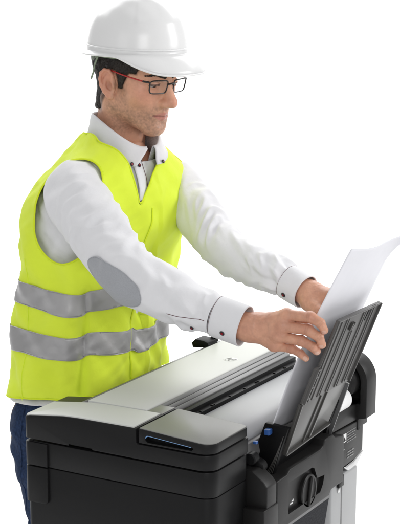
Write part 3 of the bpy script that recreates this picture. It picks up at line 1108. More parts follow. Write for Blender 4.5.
RB = (-0.94, -0.1, 0.32)
R_WRIST = (0.2175, 0.046, 1.2365)
R_FORE = (0.213, 0.15, 1.2605)
R_FING = [
    ((0.2200, -0.040, 1.2705), (0.2170, -0.092, 1.2735), (0.2185, -0.113, 1.2640), (0.2290, -0.1165, 1.2480), RB, 0.0102),
    ((0.2130, -0.034, 1.2490), (0.2180, -0.087, 1.2480), (0.2205, -0.109, 1.2350), (0.2300, -0.1115, 1.2190), RB, 0.0105),
    ((0.2150, -0.025, 1.2275), (0.2155, -0.074, 1.2250), (0.2150, -0.098, 1.2165), (0.2260, -0.103, 1.2050), RB, 0.0099),
    ((0.2210, -0.014, 1.2065), (0.2190, -0.053, 1.2050), (0.2145, -0.073, 1.2000), (0.2190, -0.083, 1.1900), RB, 0.0087),
]
R_THUMB = [(0.232, 0.018, 1.244), (0.250, -0.022, 1.256), (0.253, -0.052, 1.258), (0.252, -0.076, 1.255)]

LB = (0.55, -0.1, 0.83)
L_WRIST = (0.408, 0.008, 1.2715)
L_FORE = (0.432, 0.098, 1.300)
L_FING = [
    ((0.388, -0.070, 1.276), (0.398, -0.098, 1.300), (0.404, -0.104, 1.318), (0.408, -0.110, 1.334), LB, 0.0092),
    ((0.410, -0.072, 1.270), (0.428, -0.099, 1.290), (0.438, -0.104, 1.307), (0.445, -0.109, 1.324), LB, 0.0095),
    ((0.430, -0.066, 1.262), (0.452, -0.091, 1.275), (0.466, -0.096, 1.290), (0.475, -0.100, 1.303), LB, 0.0090),
    ((0.446, -0.055, 1.254), (0.468, -0.076, 1.258), (0.482, -0.084, 1.264), (0.492, -0.087, 1.272), LB, 0.0079),
]
L_THUMB = [(0.383, -0.010, 1.258), (0.362, -0.046, 1.246), (0.352, -0.070, 1.250), (0.347, -0.086, 1.258)]

def hand_bounds(W, Fo, FG, TH, m=0.03):
    P = [W, Fo] + [j for fg in FG for j in fg[:4]] + list(TH)
    P = np.array(P)
    return P.min(0) - m, P.max(0) + m

# ---- torso
KZ = np.array([0.80, 0.90, 0.96, 1.07, 1.17, 1.28, 1.36, 1.42, 1.46, 1.50, 1.54, 1.58])
KX = np.array([0.476, 0.478, 0.480, 0.486, 0.492, 0.494, 0.494, 0.494, 0.496, 0.500, 0.505, 0.510])
KY = np.array([0.597, 0.600, 0.602, 0.598, 0.588, 0.575, 0.560, 0.550, 0.543, 0.532, 0.524, 0.52])
KA = np.array([0.186, 0.186, 0.186, 0.184, 0.184, 0.190, 0.197, 0.188, 0.165, 0.120, 0.075, 0.05])
KB = np.array([0.134, 0.134, 0.134, 0.134, 0.134, 0.139, 0.146, 0.140, 0.122, 0.095, 0.07, 0.05])
R_SH = np.array([0.335, 0.528, 1.447]); L_SH = np.array([0.652, 0.505, 1.434])
R_EL = np.array([0.187, 0.292, 1.330]); L_EL = np.array([0.505, 0.262, 1.322])

def torso_sdf(p, grow=0.0, flare=0.0):
    z = p[:, 2]
    cx = np.interp(z, KZ, KX); cy = np.interp(z, KZ, KY)
    a = np.interp(z, KZ, KA) + flare * ss(1.2, 0.9, z); b = np.interp(z, KZ, KB) + flare * ss(1.2, 0.9, z)
    dx = (p[:, 0] - cx) / a; dy = (p[:, 1] - cy) / b
    k = (np.abs(dx) ** 2.3 + np.abs(dy) ** 2.3) ** (1 / 2.3)
    d = (k - 1) * np.minimum(a, b) * 0.95
    d = np.maximum(d, z - 1.56)
    s = np.minimum(cap(p, R_SH + [0.012, 0.0, -0.004], (0.47, 0.545, 1.482), 0.060, 0.055), cap(p, L_SH + [-0.012, 0, -0.004], (0.51, 0.535, 1.482), 0.060, 0.055))
    d = smin(d, s, 0.05)
    return d - grow

def build_person():
    Pn = person
    # ---------------- body: head, hands and the figure under the clothes, one mesh
    Vh, Qh = surfnet(head_sdf, (-0.1, -0.13, -0.19), (0.1, 0.135, 0.135), 0.0017)
    Vh = relax(Vh, Qh, 1, 0.4)
    ch = head_colours(Vh)
    Vh = h2w(Vh)
    parts = [(Vh, Qh, ch)]
    for (W, Fo, FG, TH, rf) in ((R_WRIST, R_FORE, R_FING, R_THUMB, 0.029), (L_WRIST, L_FORE, L_FING, L_THUMB, 0.0245)):
        f = hand_sdf_factory(W, Fo, FG, TH, 0.026, rf)
        lo, hi = hand_bounds(W, Fo, FG, TH)
        V, Q = surfnet(f, lo, hi, 0.0014)
        V = relax(V, Q, 2, 0.4)
        N = normals(V, Q)
        crease = np.zeros(len(V)); vein = np.zeros(len(V))
        for fg in FG:
            for jn in (1, 2):
                jp = np.array(fg[jn]); dr = np.array(fg[jn + 1]) - np.array(fg[jn - 1]); dr /= np.linalg.norm(dr)
                t = (V - jp) @ dr
                near = np.linalg.norm(V - jp, axis=1) < fg[5] * 1.6
                bkv = (N @ np.array(fg[4])) > 0.1
                crease += near * bkv * (np.exp(-((t - 0.0022) / 0.0009) ** 2) + np.exp(-((t + 0.0022) / 0.0009) ** 2) + 0.7 * np.exp(-(t / 0.0009) ** 2))
        bkn = np.clip(N @ np.array(FG[1][4]), 0, 1)
        wv = nz(V * 28, 11.0)
        vein = np.exp(-(wv / 0.09) ** 2) * bkn * (np.linalg.norm(V - np.mean([fg[0] for fg in FG], 0), axis=1) < 0.075)
        V = V + N * (nz(V * 70, 5.0) * 0.0006 + nz(V * 240, 8.0) * 0.00025 - 0.0006 * crease + 0.0005 * vein)[:, None]
        c = np.tile(np.array([0.67, 0.355, 0.235]), (len(V), 1))
        nn = nz(V * 35, 2.0)
        c = blend(c, (0.52, 0.25, 0.17), np.clip(0.35 + nn, 0, 0.6))
        c = c * (1 - 0.12 * np.clip(crease, 0, 1))[:, None]
        c = c * (1 - vein[:, None] * np.array([0.035, 0.01, -0.01]))
        c = c * (1 + 0.10 * nz(V * 120, 4.0))[:, None]
        for fg in FG:
            for j in (0, 1, 2):
                w = np.exp(-((V - np.array(fg[j])) ** 2).sum(1) / (2 * 0.008 ** 2)) * (0.5 if j < 2 else 0.3)
                c = blend(c, (0.52, 0.19, 0.12), w)
            # nail: pale patch on the outer side of the last joint
            t = np.array(fg[3]); pr = np.array(fg[2]); dr = (t - pr) / np.linalg.norm(t - pr)
            bk = np.array(fg[4]) - dr * np.dot(fg[4], dr)
            ctr = t - dr * 0.002 + bk / (np.linalg.norm(bk) + 1e-6) * fg[5] * 0.8
            w = ((V - ctr) ** 2).sum(1) < 0.0046 ** 2
            c = blend(c, (0.70, 0.45, 0.36), w * 0.8)
        parts.append((V, Q, c))
    def under(p):
        d = np.maximum(torso_sdf(p, -0.022), 0.86 - p[:, 2])
        for s in (-1, 1):
            hx = 0.480 + s * 0.085
            d = smin(d, cap(p, (hx, 0.598, 0.88), (hx + s * 0.02, 0.570, 0.48), 0.075, 0.055), 0.05)
            d = smin(d, cap(p, (hx + s * 0.02, 0.570, 0.48), (hx + s * 0.03, 0.60, 0.09), 0.053, 0.036), 0.03)
        for S, E_, Fo in ((R_SH, (0.190, 0.288, 1.318), R_FORE), (L_SH + [-0.01, -0.005, 0], (0.512, 0.262, 1.322), L_FORE)):
            d = smin(d, cap(p, S, E_, 0.040, 0.033), 0.02)
            d = smin(d, cap(p, E_, np.array(Fo), 0.033, 0.024), 0.015)
        d = smin(d, cap(p, (0.497, 0.535, 1.47), h2w([[0, -0.045, -0.12]])[0], 0.055, 0.048), 0.03)
        return d
    V, Q = surfnet(under, (0.1, 0.02, 0.05), (0.85, 0.82, 1.62), 0.009)
    parts.append((V, Q, np.tile(np.array([0.69, 0.37, 0.245]), (len(V), 1))))
    VV = []; QQ = []; CC = []; o = 0
    for V, Q, c in parts:
        VV.append(V); QQ.append(Q + o); CC.append(c); o += len(V)
    VV = np.concatenate(VV); QQ = np.concatenate(QQ); CC = np.concatenate(CC)
    body = from_arrays("body", VV, QQ, M_SKIN, Pn)
    at = body.data.color_attributes.new("skin_tone", 'FLOAT_COLOR', 'POINT')
    at.data.foreach_set("color", np.concatenate([CC, np.ones((len(CC), 1))], 1).astype(np.float32).ravel())

    # ---------------- eyes
    for s in (-1, 1):
        bm = bmesh.new()
        bmesh.ops.create_uvsphere(bm, u_segments=32, v_segments=24, radius=1)
        ctr = np.array([0.032 * s, 0.0755, 0.004])
        look = np.array([0.0, 0.86, -0.5])
        V = np.array([v.co[:] for v in bm.verts]) * 0.0125
        cs = np.tile(np.array([0.48, 0.44, 0.42]), (len(V), 1))
        dd = (V / 0.0125) @ look
        cs[dd > 0.87] = (0.06, 0.03, 0.015)
        cs[dd > 0.965] = (0.004, 0.004, 0.004)
        W = h2w(V + ctr)
        for v, w in zip(bm.verts, W): v.co = w
        eye = from_bm("eye", bm, M_EYE, Pn, R(180))
        at = eye.data.color_attributes.new("eye_tone", 'FLOAT_COLOR', 'POINT')
        at.data.foreach_set("color", np.concatenate([cs, np.ones((len(cs), 1))], 1).astype(np.float32).ravel())
        # eyebrow
        def brow(p):
            q = p.copy(); q[:, 0] *= s
            fl = q.copy(); fl[:, 1] = 0
            d = np.minimum(cap(fl, (0.013, 0, 0.0205), (0.034, 0, 0.0265), 0.0030, 0.0034), cap(fl, (0.034, 0, 0.0265), (0.052, 0, 0.0215), 0.0034, 0.0012))
            return np.maximum(np.maximum(d, head_sdf(p) - 0.0023), 0.05 - q[:, 1])
        V, Q = surfnet(brow, (-0.07, 0.045, 0.008), (0.07, 0.110, 0.04), 0.0011)
        V = V + normals(V, Q) * (nz(V * 380, 1.0)[:, None] * 0.0012)
        from_arrays("eyebrow", h2w(V), Q, M_HAIR, Pn)

    # ---------------- hair: cap of short hair under the hat, sideburns and nape
    def hair(p):
        ax = np.abs(p[:, 0]); y = p[:, 1]; z = p[:, 2]
        d = smin(skull(p), cap(p, (0, -0.026, -0.045), (0, -0.034, -0.2), 0.053, 0.056), 0.028) - 0.0050 - 0.004 * ss(-0.02, -0.05, y) * ss(-0.11, -0.06, z)
        reg = hair_region(p) + 0.0016 * np.sin(y * 1300 + 3 * np.sin(z * 220)) * np.sin(z * 420 + 1.0)
        return smax(d, reg, 0.004)
    V, Q = surfnet(hair, (-0.1, -0.13, -0.13), (0.1, 0.12, 0.15), 0.002)
    N = normals(V, Q)
    disp = nz(V * np.array([230, 230, 60]), 7.0) * 0.0022 + nz(V * 40, 9.0) * 0.002
    V = V + N * disp[:, None]
    # short strands lying over the cap
    rng = np.random.default_rng(5)
    vis = np.where((V[:, 2] < 0.062) & (N @ np.array([0, 0, 1.0]) > -0.75))[0]
    pick = rng.choice(vis, min(5200, len(vis)), replace=len(vis) < 5200)
    P0 = V[pick]; N0 = N[pick]
    flow = np.stack([np.zeros(len(P0)), np.where(P0[:, 1] > 0.0, -0.25, -0.35), -np.ones(len(P0))], 1) + rng.normal(0, 0.22, (len(P0), 3))
    flow -= N0 * (flow * N0).sum(1)[:, None]
    flow /= np.linalg.norm(flow, axis=1)[:, None] + 1e-9
    ln = rng.uniform(0.005, 0.011, len(P0)) * np.where(P0[:, 1] > -0.01, 0.7, 1.0)
    wd = np.cross(N0, flow) * 0.00032
    A0 = P0 - flow * ln[:, None] * 0.4 + N0 * 0.0002
    A1 = P0 + flow * ln[:, None] * 0.3 + N0 * 0.0014
    A2 = P0 + flow * ln[:, None] * 0.9 + N0 * 0.0010 * rng.uniform(0, 2.2, len(P0))[:, None]
    SV = np.stack([A0 - wd, A0 + wd, A1 + wd, A1 - wd, A2], 1).reshape(-1, 3)
    k = np.arange(len(P0)) * 5
    HV = h2w(np.vstack([V, SV])); o = len(V)
    F = [tuple(q) for q in Q.tolist()] + [(o + i, o + i + 1, o + i + 2, o + i + 3) for i in k.tolist()] + [(o + i + 3, o + i + 2, o + i + 4) for i in k.tolist()]
    from_arrays("hair", HV, F, M_HAIR, Pn)

    build_helmet(Pn)
    build_glasses(Pn)
    build_clothes(Pn)

# ---- hard hat
def build_helmet(Pn):
    Hm, Ht = head_matrix(tuple(h2w([[0, 0.004, 0.0]])[0]), R(10), R(2.5))
    def T(p):
        return Hm @ np.asarray(p) + Ht
    nth, nv = 144, 40
    A, B, ZR, ZT = 0.107, 0.1145, 0.0605, 0.1825
    def shell(th, v, inset=0.0):
        """v 0..1 from rim to crown"""
        fx, fy = math.sin(th), math.cos(th)
        ph = v * math.pi / 2
        hh = math.sin(ph) ** 0.95
        r = math.sqrt(max(0.0, 1 - hh ** 2.35))
        z = ZR + (ZT - ZR) * hh
        x = (A - inset) * fx * r; y = (B - inset) * fy * r
        # flat-ish front facets and raised central ridge
        if fy > 0:
            y *= 1 + 0.03 * max(0, math.cos(th)) ** 4 * math.sin(ph * 2)
        ridge = math.exp(-(x / 0.026) ** 4)
        z += 0.0030 * ridge * ss1(0.35, 0.75, v) 
        side = math.exp(-((abs(x) - 0.060) / 0.011) ** 2) * ss1(0.25, 0.55, v)
        z -= 0.0014 * side
        k = 1 - 0.010 * ss1(0.02, 0.16, v) * (1 - ss1(0.5, 0.9, v))
        panel = ss1(0.58, 0.63, fy) * ss1(0.30, 0.36, v) * (1 - ss1(0.80, 0.86, v))
        k += 0.014 * panel
        return np.array([x * k, y * k, z - inset * 0.6])
    def ss1(a, b, x):
        t = min(1, max(0, (x - a) / (b - a)))
        return t * t * (3 - 2 * t)
    V = []; F = []
    def brim(th, w, thick=0.0):
        """w 0..1 outward from the shell rim"""
        fx, fy = math.sin(th), math.cos(th)
        c = max(0.0, fy)
        L = 0.009 + 0.036 * ss1(0.25, 0.95, c)
        d = np.array([A * fx, B * fy]); n = np.array([fx / A, fy / B]); n /= np.linalg.norm(n)
        if fy > 0.2:
            n = n * (1 - 0.35 * ss1(0.2, 0.9, c)) + np.array([0, 1]) * 0.35 * ss1(0.2, 0.9, c)
        p = d + n * L * w
        drop = 0.0045 * w + 0.034 * w * w * ss1(0.25, 0.95, c) + 0.005 * max(0.0, -fy) * w
        z = ZR - drop
        return np.array([p[0], p[1], z - thick])
    rows = []
    nb = 8
    for j in range(nb, 0, -1):
        rows.append([brim(2 * math.pi * i / nth, j / nb) for i in range(nth)])
    for j in range(nv):
        rows.append([shell(2 * math.pi * i / nth, j / nv) for i in range(nth)])
    # step/gutter where shell meets brim
    V = [T(p) for row in rows for p in row]
    top = len(V)
    V.append(T([0, 0, ZT + 0.0030]))
    nr = len(rows)
    for j in range(nr - 1):
        for i in range(nth):
            k = (i + 1) % nth
            F.append((j * nth + i, j * nth + k, (j + 1) * nth + k, (j + 1) * nth + i))
    for i in range(nth):
        F.append(((nr - 1) * nth + i, (nr - 1) * nth + (i + 1) % nth, top))
    me = bpy.data.meshes.new("hard_hat")
    me.from_pydata([tuple(v) for v in V], [], F)
    me.polygons.foreach_set("use_smooth", [True] * len(me.polygons))
    hat = link_mesh("hard_hat", me, M_HELMET, Pn)
    bm = bmesh.new(); bm.from_mesh(hat.data); bmesh.ops.recalc_face_normals(bm, faces=bm.faces); bm.to_mesh(hat.data); bm.free()
    solidify(hat, 0.003, -1)
    # rolled rim bead along the shell base
    bm = bmesh.new()
    pts = []
    for i in range(96):
        th = 2 * math.pi * i / 96
        p = shell(th, 0.045)
        p = p * np.array([1.006, 1.006, 1.0])
        pts.append(Vector(T(p)))
    tube(bm, pts, 0.0022, 8, closed=True)
    from_bm("rim_bead", bm, M_HELMET, hat, R(60))
    bm = bmesh.new()
    pts = [Vector(T(brim(2 * math.pi * i / 96, 1.0, 0.0015))) for i in range(96)]
    tube(bm, pts, 0.0021, 8, closed=True)
    from_bm("brim_edge", bm, M_HELMET, hat, R(60))
    # harness: head band with nape strap
    bm = bmesh.new()
    pts = []
    for i in range(64):
        th = 2 * math.pi * i / 64
        dz = 0.010 - 0.022 * ss1(0.3, 1.0, -math.cos(th))
        pts.append(Vector(T([0.089 * math.sin(th), 0.106 * math.cos(th), 0.046 + dz])))
    tube(bm, pts, 0.009, 8, closed=True, flat=0.2)
    from_bm("head_band", bm, M_STRAP, hat, R(60))
    for s in (-1, 1):
        bm = bmesh.new()
        pts = [Vector(T([s * x, y, z])) for x, y, z in ((0.094, -0.030, 0.05), (0.088, -0.045, 0.03), (0.081, -0.056, 0.010), (0.070, -0.072, -0.004))]
        tube(bm, pts, 0.0030, 8, flat=0.5)
        from_bm("nape_strap", bm, M_STRAP, hat, R(60))

# ---- glasses
def build_glasses(Pn):
    root = None
    def lens_outline(s, n=48):
        pts = []
        for i in range(n):
            a = 2 * math.pi * i / n
            c, sn = math.cos(a), math.sin(a)
            e = 0.42
            x = 0.0240 * (abs(c) ** e) * (1 if c > 0 else -1)
            z = 0.0145 * (abs(sn) ** e) * (1 if sn > 0 else -1)
            x *= 1 + 0.06 * (z / 0.0145)
            X = 0.0345 + x
            y = 0.1035 - 0.10 * max(0, X - 0.02) - 3.2 * max(0, X - 0.02) ** 2 + 0.10 * z
            pts.append((s * X, y, 0.0015 + z))
        return pts
    bm = bmesh.new()
    for s in (-1, 1):
        tube(bm, [Vector(h2w([p])[0]) for p in lens_outline(s)], 0.0014, 8, closed=True, flat=1.2)
    br = [(-0.0105, 0.1065, 0.0075), (-0.005, 0.1095, 0.0095), (0.0, 0.1105, 0.0100), (0.005, 0.1095, 0.0095), (0.0105, 0.1065, 0.0075)]
    tube(bm, [Vector(h2w([p])[0]) for p in br], 0.002, 8)
    for s in (-1, 1):
        tube(bm, [Vector(h2w([(s * x, y, z)])[0]) for x, y, z in ((0.0600, 0.0945, 0.0125), (0.0665, 0.0905, 0.0130), (0.0690, 0.0830, 0.0130))], 0.0022, 8)
    g = from_bm("glasses", bm, M_FRAME, Pn, R(60))
    for s in (-1, 1):
        o = lens_outline(s, 48)
        V = h2w(o); c = V.mean(0)
        f = HEAD_R[:, 1]
        VV = np.vstack([V, [c + f * 0.0012]])
        n = len(V)
        l = from_arrays("lens", VV, [(i, (i + 1) % n, n) for i in range(n)], M_GLASS, g)
        bm = bmesh.new()
        pts = [(0.0690, 0.0840, 0.0130), (0.0735, 0.060, 0.0145), (0.0772, 0.030, 0.0165), (0.0768, 0.012, 0.0178), (0.0755, 0.000, 0.0182), (0.073, -0.010, 0.018)]
        P = spline(pts, 28)
        tube(bm, [Vector(h2w([(s * p[0], p[1], p[2])])[0]) for p in P], 0.0017, 8, flat=0.8)
        from_bm("temple", bm, M_TEMPLE, g, R(60))

# ---- clothing
def fold_noise(u, v, ang, ls, ll, seed):
    c, s = np.cos(ang), np.sin(ang)
    a = (u * c + v * s) / ls; b = (-u * s + v * c) / ll
    return np.array([noise.noise(Vector((x, y, seed))) for x, y in zip(a, b)])

def build_sleeve(path, radii, seed, elbow_t, nt=270, ns=120):
    C = spline(path, nt)
    rr = spline([[r] for r in radii], nt)[:, 0]
    T = np.gradient(C, axis=0); T /= np.linalg.norm(T, axis=1)[:, None]
    up = np.array([0, 0, 1.0]); U = []
    for t in T:
        u = up - t * (up @ t); u /= np.linalg.norm(u); U.append(u); up = u
    U = np.array(U); W = np.cross(T, U)
    s = np.concatenate([[0], np.cumsum(np.linalg.norm(np.diff(C, axis=0), axis=1))])
    ph = np.linspace(0, 2 * np.pi, ns, endpoint=False)
    SS, PH = np.meshgrid(s, ph, indexing='ij')
    RRr = np.repeat(rr[:, None], ns, 1)
    # folds: diagonal creases round the sleeve, denser at the elbow and above the cuff
    cu = np.cos(PH) * 0.05; cv = np.sin(PH) * 0.05
    def n3(a, b, c_, sd):
        return np.array([noise.noise(Vector((x, y, z + sd))) for x, y, z in zip(a.ravel(), b.ravel(), c_.ravel())]).reshape(a.shape)
    sk = SS + 0.035 * np.cos(PH + seed) + 0.018 * np.cos(2 * PH + seed * 2)
    f1 = n3(sk / 0.036, cu / 0.050, cv / 0.050, seed)
    f2 = n3(sk / 0.013, cu / 0.03, cv / 0.03, seed + 9.3)
    f3 = n3(SS / 0.09, cu / 0.05, cv / 0.05, seed + 4.7)
    ridge = 1 - 2 * np.abs(f1)
    L = s[-1]
    env = 0.75 + 0.55 * np.exp(-((SS - elbow_t * L) / 0.07) ** 2) + 0.5 * np.exp(-((SS - L) / 0.07) ** 2)
    f4 = n3((sk + 0.03 * np.sin(PH * 2 + 1)) / 0.07, cu / 0.045, cv / 0.045, seed + 14.1)
    mask = ss(-0.15, 0.35, n3(SS / 0.10, cu / 0.07, cv / 0.07, seed + 21.0))
    crest = np.sqrt(f1 ** 2 + 0.006)
    disp = (0.0150 * (0.27 - crest) * (0.2 + 0.9 * mask) + 0.0105 * (0.25 - np.sqrt(f4 ** 2 + 0.012)) + 0.0007 * f2 * mask) * env + 0.005 * f3
    disp *= np.clip((L - SS) / 0.012, 0, 1) * 0.85 + 0.15
    rad = RRr + disp
    V = C[:, None, :] + (U[:, None, :] * np.cos(PH)[..., None] + W[:, None, :] * np.sin(PH)[..., None]) * rad[..., None]
    V = V.reshape(-1, 3)
    Q = np.array([(i * ns + j, i * ns + (j + 1) % ns, (i + 1) * ns + (j + 1) % ns, (i + 1) * ns + j) for i in range(nt - 1) for j in range(ns)])
    return V, Q, C, T

def build_cuff(end, direction, r0, r1, length, Pn, nm, seed, ns=64):
    d = np.asarray(direction) / np.linalg.norm(direction)
    up = np.array([0, 0, 1.0]); u = up - d * (up @ d); u /= np.linalg.norm(u); w = np.cross(d, u)
    V = []; nt = 18
    for i in range(nt):
        t = i / (nt - 1)
        c = np.asarray(end) - d * length * (1 - t)
        r = r0 + (r1 - r0) * t
        if i == 0: r *= 0.93
        if i == 1: r *= 0.99
        for j in range(ns):
            a = 2 * math.pi * j / ns
            k = 1 + 0.035 * math.cos(2 * a + seed) + 0.03 * noise.noise(Vector((math.cos(a) * 1.4, math.sin(a) * 1.4, t * 1.5 + seed)))
            V.append(c + (u * math.cos(a) * 1.06 + w * math.sin(a) * 0.94) * r * k)
    F = [(i * ns + j, i * ns + (j + 1) % ns, (i + 1) * ns + (j + 1) % ns, (i + 1) * ns + j) for i in range(nt - 1) for j in range(ns)]
    return np.array(V), np.array(F), u, w, d

def disc_button(Pn, parent, pos, nrm, r=0.0052):
    n = Vector(nrm).normalized(); p = Vector(pos)
    bm = bmesh.new()
    lathe(bm, [(r * 0.8, -0.001), (r, 0.0), (r, 0.0014), (r * 0.75, 0.0022), (r * 0.6, 0.0015)], p, n, 24)
    b = from_bm("button", bm, M_BUTTON, parent, R(40))
    bm = bmesh.new()
    lathe(bm, [(r * 0.45, 0.001), (r * 0.42, 0.0023)], p, n, 12)
    from_bm("button_thread", bm, M_BUTTONRED, b, R(40))

def bvh_of(V, Q):
    return BVHTree.FromPolygons([Vector(v) for v in V], [tuple(map(int, q)) for q in Q])

def build_clothes(Pn):
    # ================= shirt
    pieces = []
    # torso of the shirt
    def st(p): return torso_sdf(p, -0.004, 0.0) - 0.020 * ss(1.02, 0.965, p[:, 2])
    V, Q = surfnet(st, (0.2, 0.36, 0.86), (0.76, 0.84, 1.585), 0.0055)
    V = relax(V, Q, 2)
    N = normals(V, Q)
    ph = np.arctan2(V[:, 0] - 0.48, V[:, 1] - 0.58)
    d = 0.005 * fold_noise(ph * 0.17, V[:, 2], 0.6, 0.03, 0.10, 3.3) + 0.004 * fold_noise(ph * 0.17, V[:, 2], -0.9, 0.018, 0.07, 8.1)
    V = V + N * d[:, None]
    g = np.maximum(0.892 + 0.02 * np.cos(ph * 2) - V[:, 2], 1)
    neck = np.linalg.norm((V[:, :2] - np.array([0.512, 0.520])) / np.array([0.068, 0.07]), axis=1) - 1
    gneck = np.where(V[:, 2] > 1.45, -neck * 0.06, -1)
    front = np.where((V[:, 1] < 0.53) & (V[:, 2] > 1.46), 0.008 * ss(1.46, 1.52, V[:, 2]) - np.abs(V[:, 0] - 0.432 - 0.42 * (V[:, 2] - 1.45)), -1)
    hem = 0.984 - 0.020 * np.cos(ph) + 0.006 * np.sin(ph * 2 + 1) - V[:, 2]
    gtop = V[:, 2] - (1.505 + 0.5 * np.maximum(V[:, 1] - 0.47, 0))
    V, Q, _ = clip_mesh(V, Q, np.maximum.reduce([hem, gneck, front, gtop]))
    pieces.append((V, Q))
    # sleeves
    rd = np.array(R_FORE) - np.array(R_WRIST); rd = rd / np.linalg.norm(rd)
    ld = np.array(L_FORE) - np.array(L_WRIST); ld = ld / np.linalg.norm(ld)
    R_CE = np.array(R_WRIST) + rd * 0.004; L_CE = np.array(L_WRIST) + ld * 0.004
    R_CS = R_CE + rd * 0.066; L_CS = L_CE + ld * 0.052
    rp = [(0.41, 0.552, 1.445), (0.347, 0.532, 1.445), (0.285, 0.462, 1.408), (0.226, 0.363, 1.356), (0.187, 0.288, 1.318), (0.200, 0.192, 1.2785), R_CS + rd * 0.03, R_CS - rd * 0.002]
    rr_ = [0.062, 0.0715, 0.0655, 0.061, 0.0575, 0.0515, 0.0455, 0.039]
    V1, Q1, C1, T1 = build_sleeve(rp, rr_, 1.7, 0.56)
    pieces.append((V1, Q1))
    lp = [(0.60, 0.535, 1.445), (0.650, 0.507, 1.435), (0.625, 0.425, 1.403), (0.565, 0.335, 1.360), (0.508, 0.258, 1.3235), (0.470, 0.180, 1.306), L_CS + ld * 0.03, L_CS - ld * 0.002]
    lr_ = [0.062, 0.069, 0.059, 0.0515, 0.0475, 0.0435, 0.0395, 0.033]
    V2, Q2, C2, T2 = build_sleeve(lp, lr_, 6.1, 0.56)
    pieces.append((V2, Q2))
    VV = []; QQ = []; o = 0
    for V, Q in pieces:
        VV.append(V); QQ.append(Q + o); o += len(V)
    shirt = from_arrays("shirt", np.concatenate(VV), np.concatenate(QQ), M_SHIRT, Pn)
    solidify(shirt, 0.0012, 0)
    # cuffs with trim line and button
    for (E_, dr, sd, r0, r1, cl) in ((R_CE, rd, 0.4, 0.0380, 0.0375, 0.066), (L_CE, ld, 2.0, 0.0345, 0.0335, 0.052)):
        Vc, Fc, u, w, dd = build_cuff(E_, -dr, r0, r1, cl, Pn, "cuff", sd)
        cf = from_arrays("cuff", Vc, Fc, M_SHIRT, shirt)
        solidify(cf, 0.0024, 0)
        bm = bmesh.new()
        ring = Vc[2 * 64:3 * 64]
        c = ring.mean(0)
        tube(bm, [Vector(c + (p - c) * 1.012 - dd * 0.004) for p in ring], 0.0007, 6, closed=True)
        from_bm("cuff_trim", bm, M_TRIM, cf, R(60))
        b = bvh_of(Vc, Fc)
        side = np.array([-0.8, -0.25, -0.5])
        ctr = np.asarray(E_) + dr * 0.030
        side = side - dd * (side @ dd); side /= np.linalg.norm(side)
        hit = b.ray_cast(Vector(ctr + side * 0.1), Vector(-side))
        if hit[0]:
            disc_button(Pn, cf, hit[0] + Vector(side) * 0.001, side)
    # sleeve placket on the near arm: slit line and a small button
    bv1 = bvh_of(V1, Q1)
    pts = []
    for t in np.linspace(0, 1, 14):
        c = R_CS + rd * (0.004 + 0.075 * t)
        side = np.array([-0.86, -0.2, -0.12 - 0.1 * t]); side -= rd * (side @ rd); side /= np.linalg.norm(side)
        h = bv1.ray_cast(Vector(c + side * 0.12), Vector(-side))
        if h[0]: pts.append(h[0] + Vector(side) * 0.0008)
    if len(pts) > 4:
        bm = bmesh.new(); tube(bm, pts, 0.0006, 6)
        from_bm("sleeve_placket", bm, M_TRIM, shirt, R(60))
    c = R_CS + rd * 0.028
    side = np.array([-0.72, -0.2, -0.62]); side -= rd * (side @ rd); side /= np.linalg.norm(side)
    h = bv1.ray_cast(Vector(c + side * 0.12), Vector(-side))
    if h[0]: disc_button(Pn, shirt, h[0] + Vector(side) * 0.001, side, 0.0042)
    # elbow patch
    view = np.array([-0.83, -0.42, -0.30]); view /= np.linalg.norm(view)
    N1 = normals(V1, Q1)
    axis = np.array([0.195, 0.235, 1.309]) - np.array([0.235, 0.385, 1.372]); axis /= np.linalg.norm(axis)
    nrm = view - axis * (view @ axis); nrm /= np.linalg.norm(nrm)
    bi = np.cross(axis, nrm)
    pc = np.array([0.176, 0.304, 1.313])
    q = V1 - pc
    e = ((q @ axis) / 0.078) ** 2 + (((q @ bi) - PATCH_OFF) / 0.038) ** 2
    gq = np.where(N1 @ nrm > -0.05, e - 1, 1.0)
    Vp, Qp, us = clip_mesh(V1, Q1, gq)
    Vp = tidy_rim(Vp + N1[us] * 0.0018, Qp, 8)
    pt = from_arrays("elbow_patch", Vp, Qp, M_PATCH, shirt)
    bm = bmesh.new()
    for loop in boundary_loops(Qp):
        if len(loop) > 30:
            tube(bm, [Vector(p) for p in smooth_loop((Vp[loop] + N1[us][loop] * 0.0008), 3)[::2]], 0.0011, 5, closed=True)
    from_bm("patch_stitching", bm, M_PATCH, pt, R(70))
    solidify(pt, 0.0012, 1)
    # collar
    build_collar(Pn, shirt)

    # ================= vest
    def vs(p): return torso_sdf(p, 0.0125, 0.012)
    V, Q = surfnet(vs, (0.2, 0.36, 0.86), (0.78, 0.84, 1.60), 0.0048)
    V = relax(V, Q, 2)
    N = normals(V, Q)
    ph = np.arctan2(V[:, 0] - 0.48, V[:, 1] - 0.58)
    u = ph * 0.18
    hang = ss(1.45, 1.2, V[:, 2])
    d = 0.017 * fold_noise(u, V[:, 2], 0.35, 0.075, 0.26, 1.3) * (0.4 + 0.6 * hang) + 0.012 * fold_noise(u, V[:, 2], -0.7, 0.04, 0.16, 5.9) * (0.35 + 0.65 * hang) \
        + 0.0022 * fold_noise(u, V[:, 2], 1.1, 0.018, 0.07, 12.0)
    lowv = ss(1.30, 1.18, V[:, 2])
    pc = ph + 0.25 * (V[:, 2] - 1.1)
    d += lowv * (-0.011 * np.exp(-((pc + 2.02) / 0.055) ** 2) + 0.009 * np.exp(-((pc + 1.85) / 0.10) ** 2))
    V = V + N * d[:, None]
    ph = np.arctan2(V[:, 0] - 0.48, V[:, 1] - 0.58)
    # openings
    x, y, z = V[:, 0], V[:, 1], V[:, 2]
    zV = 1.411
    xc = 0.401 + 0.56 * (z - zV)
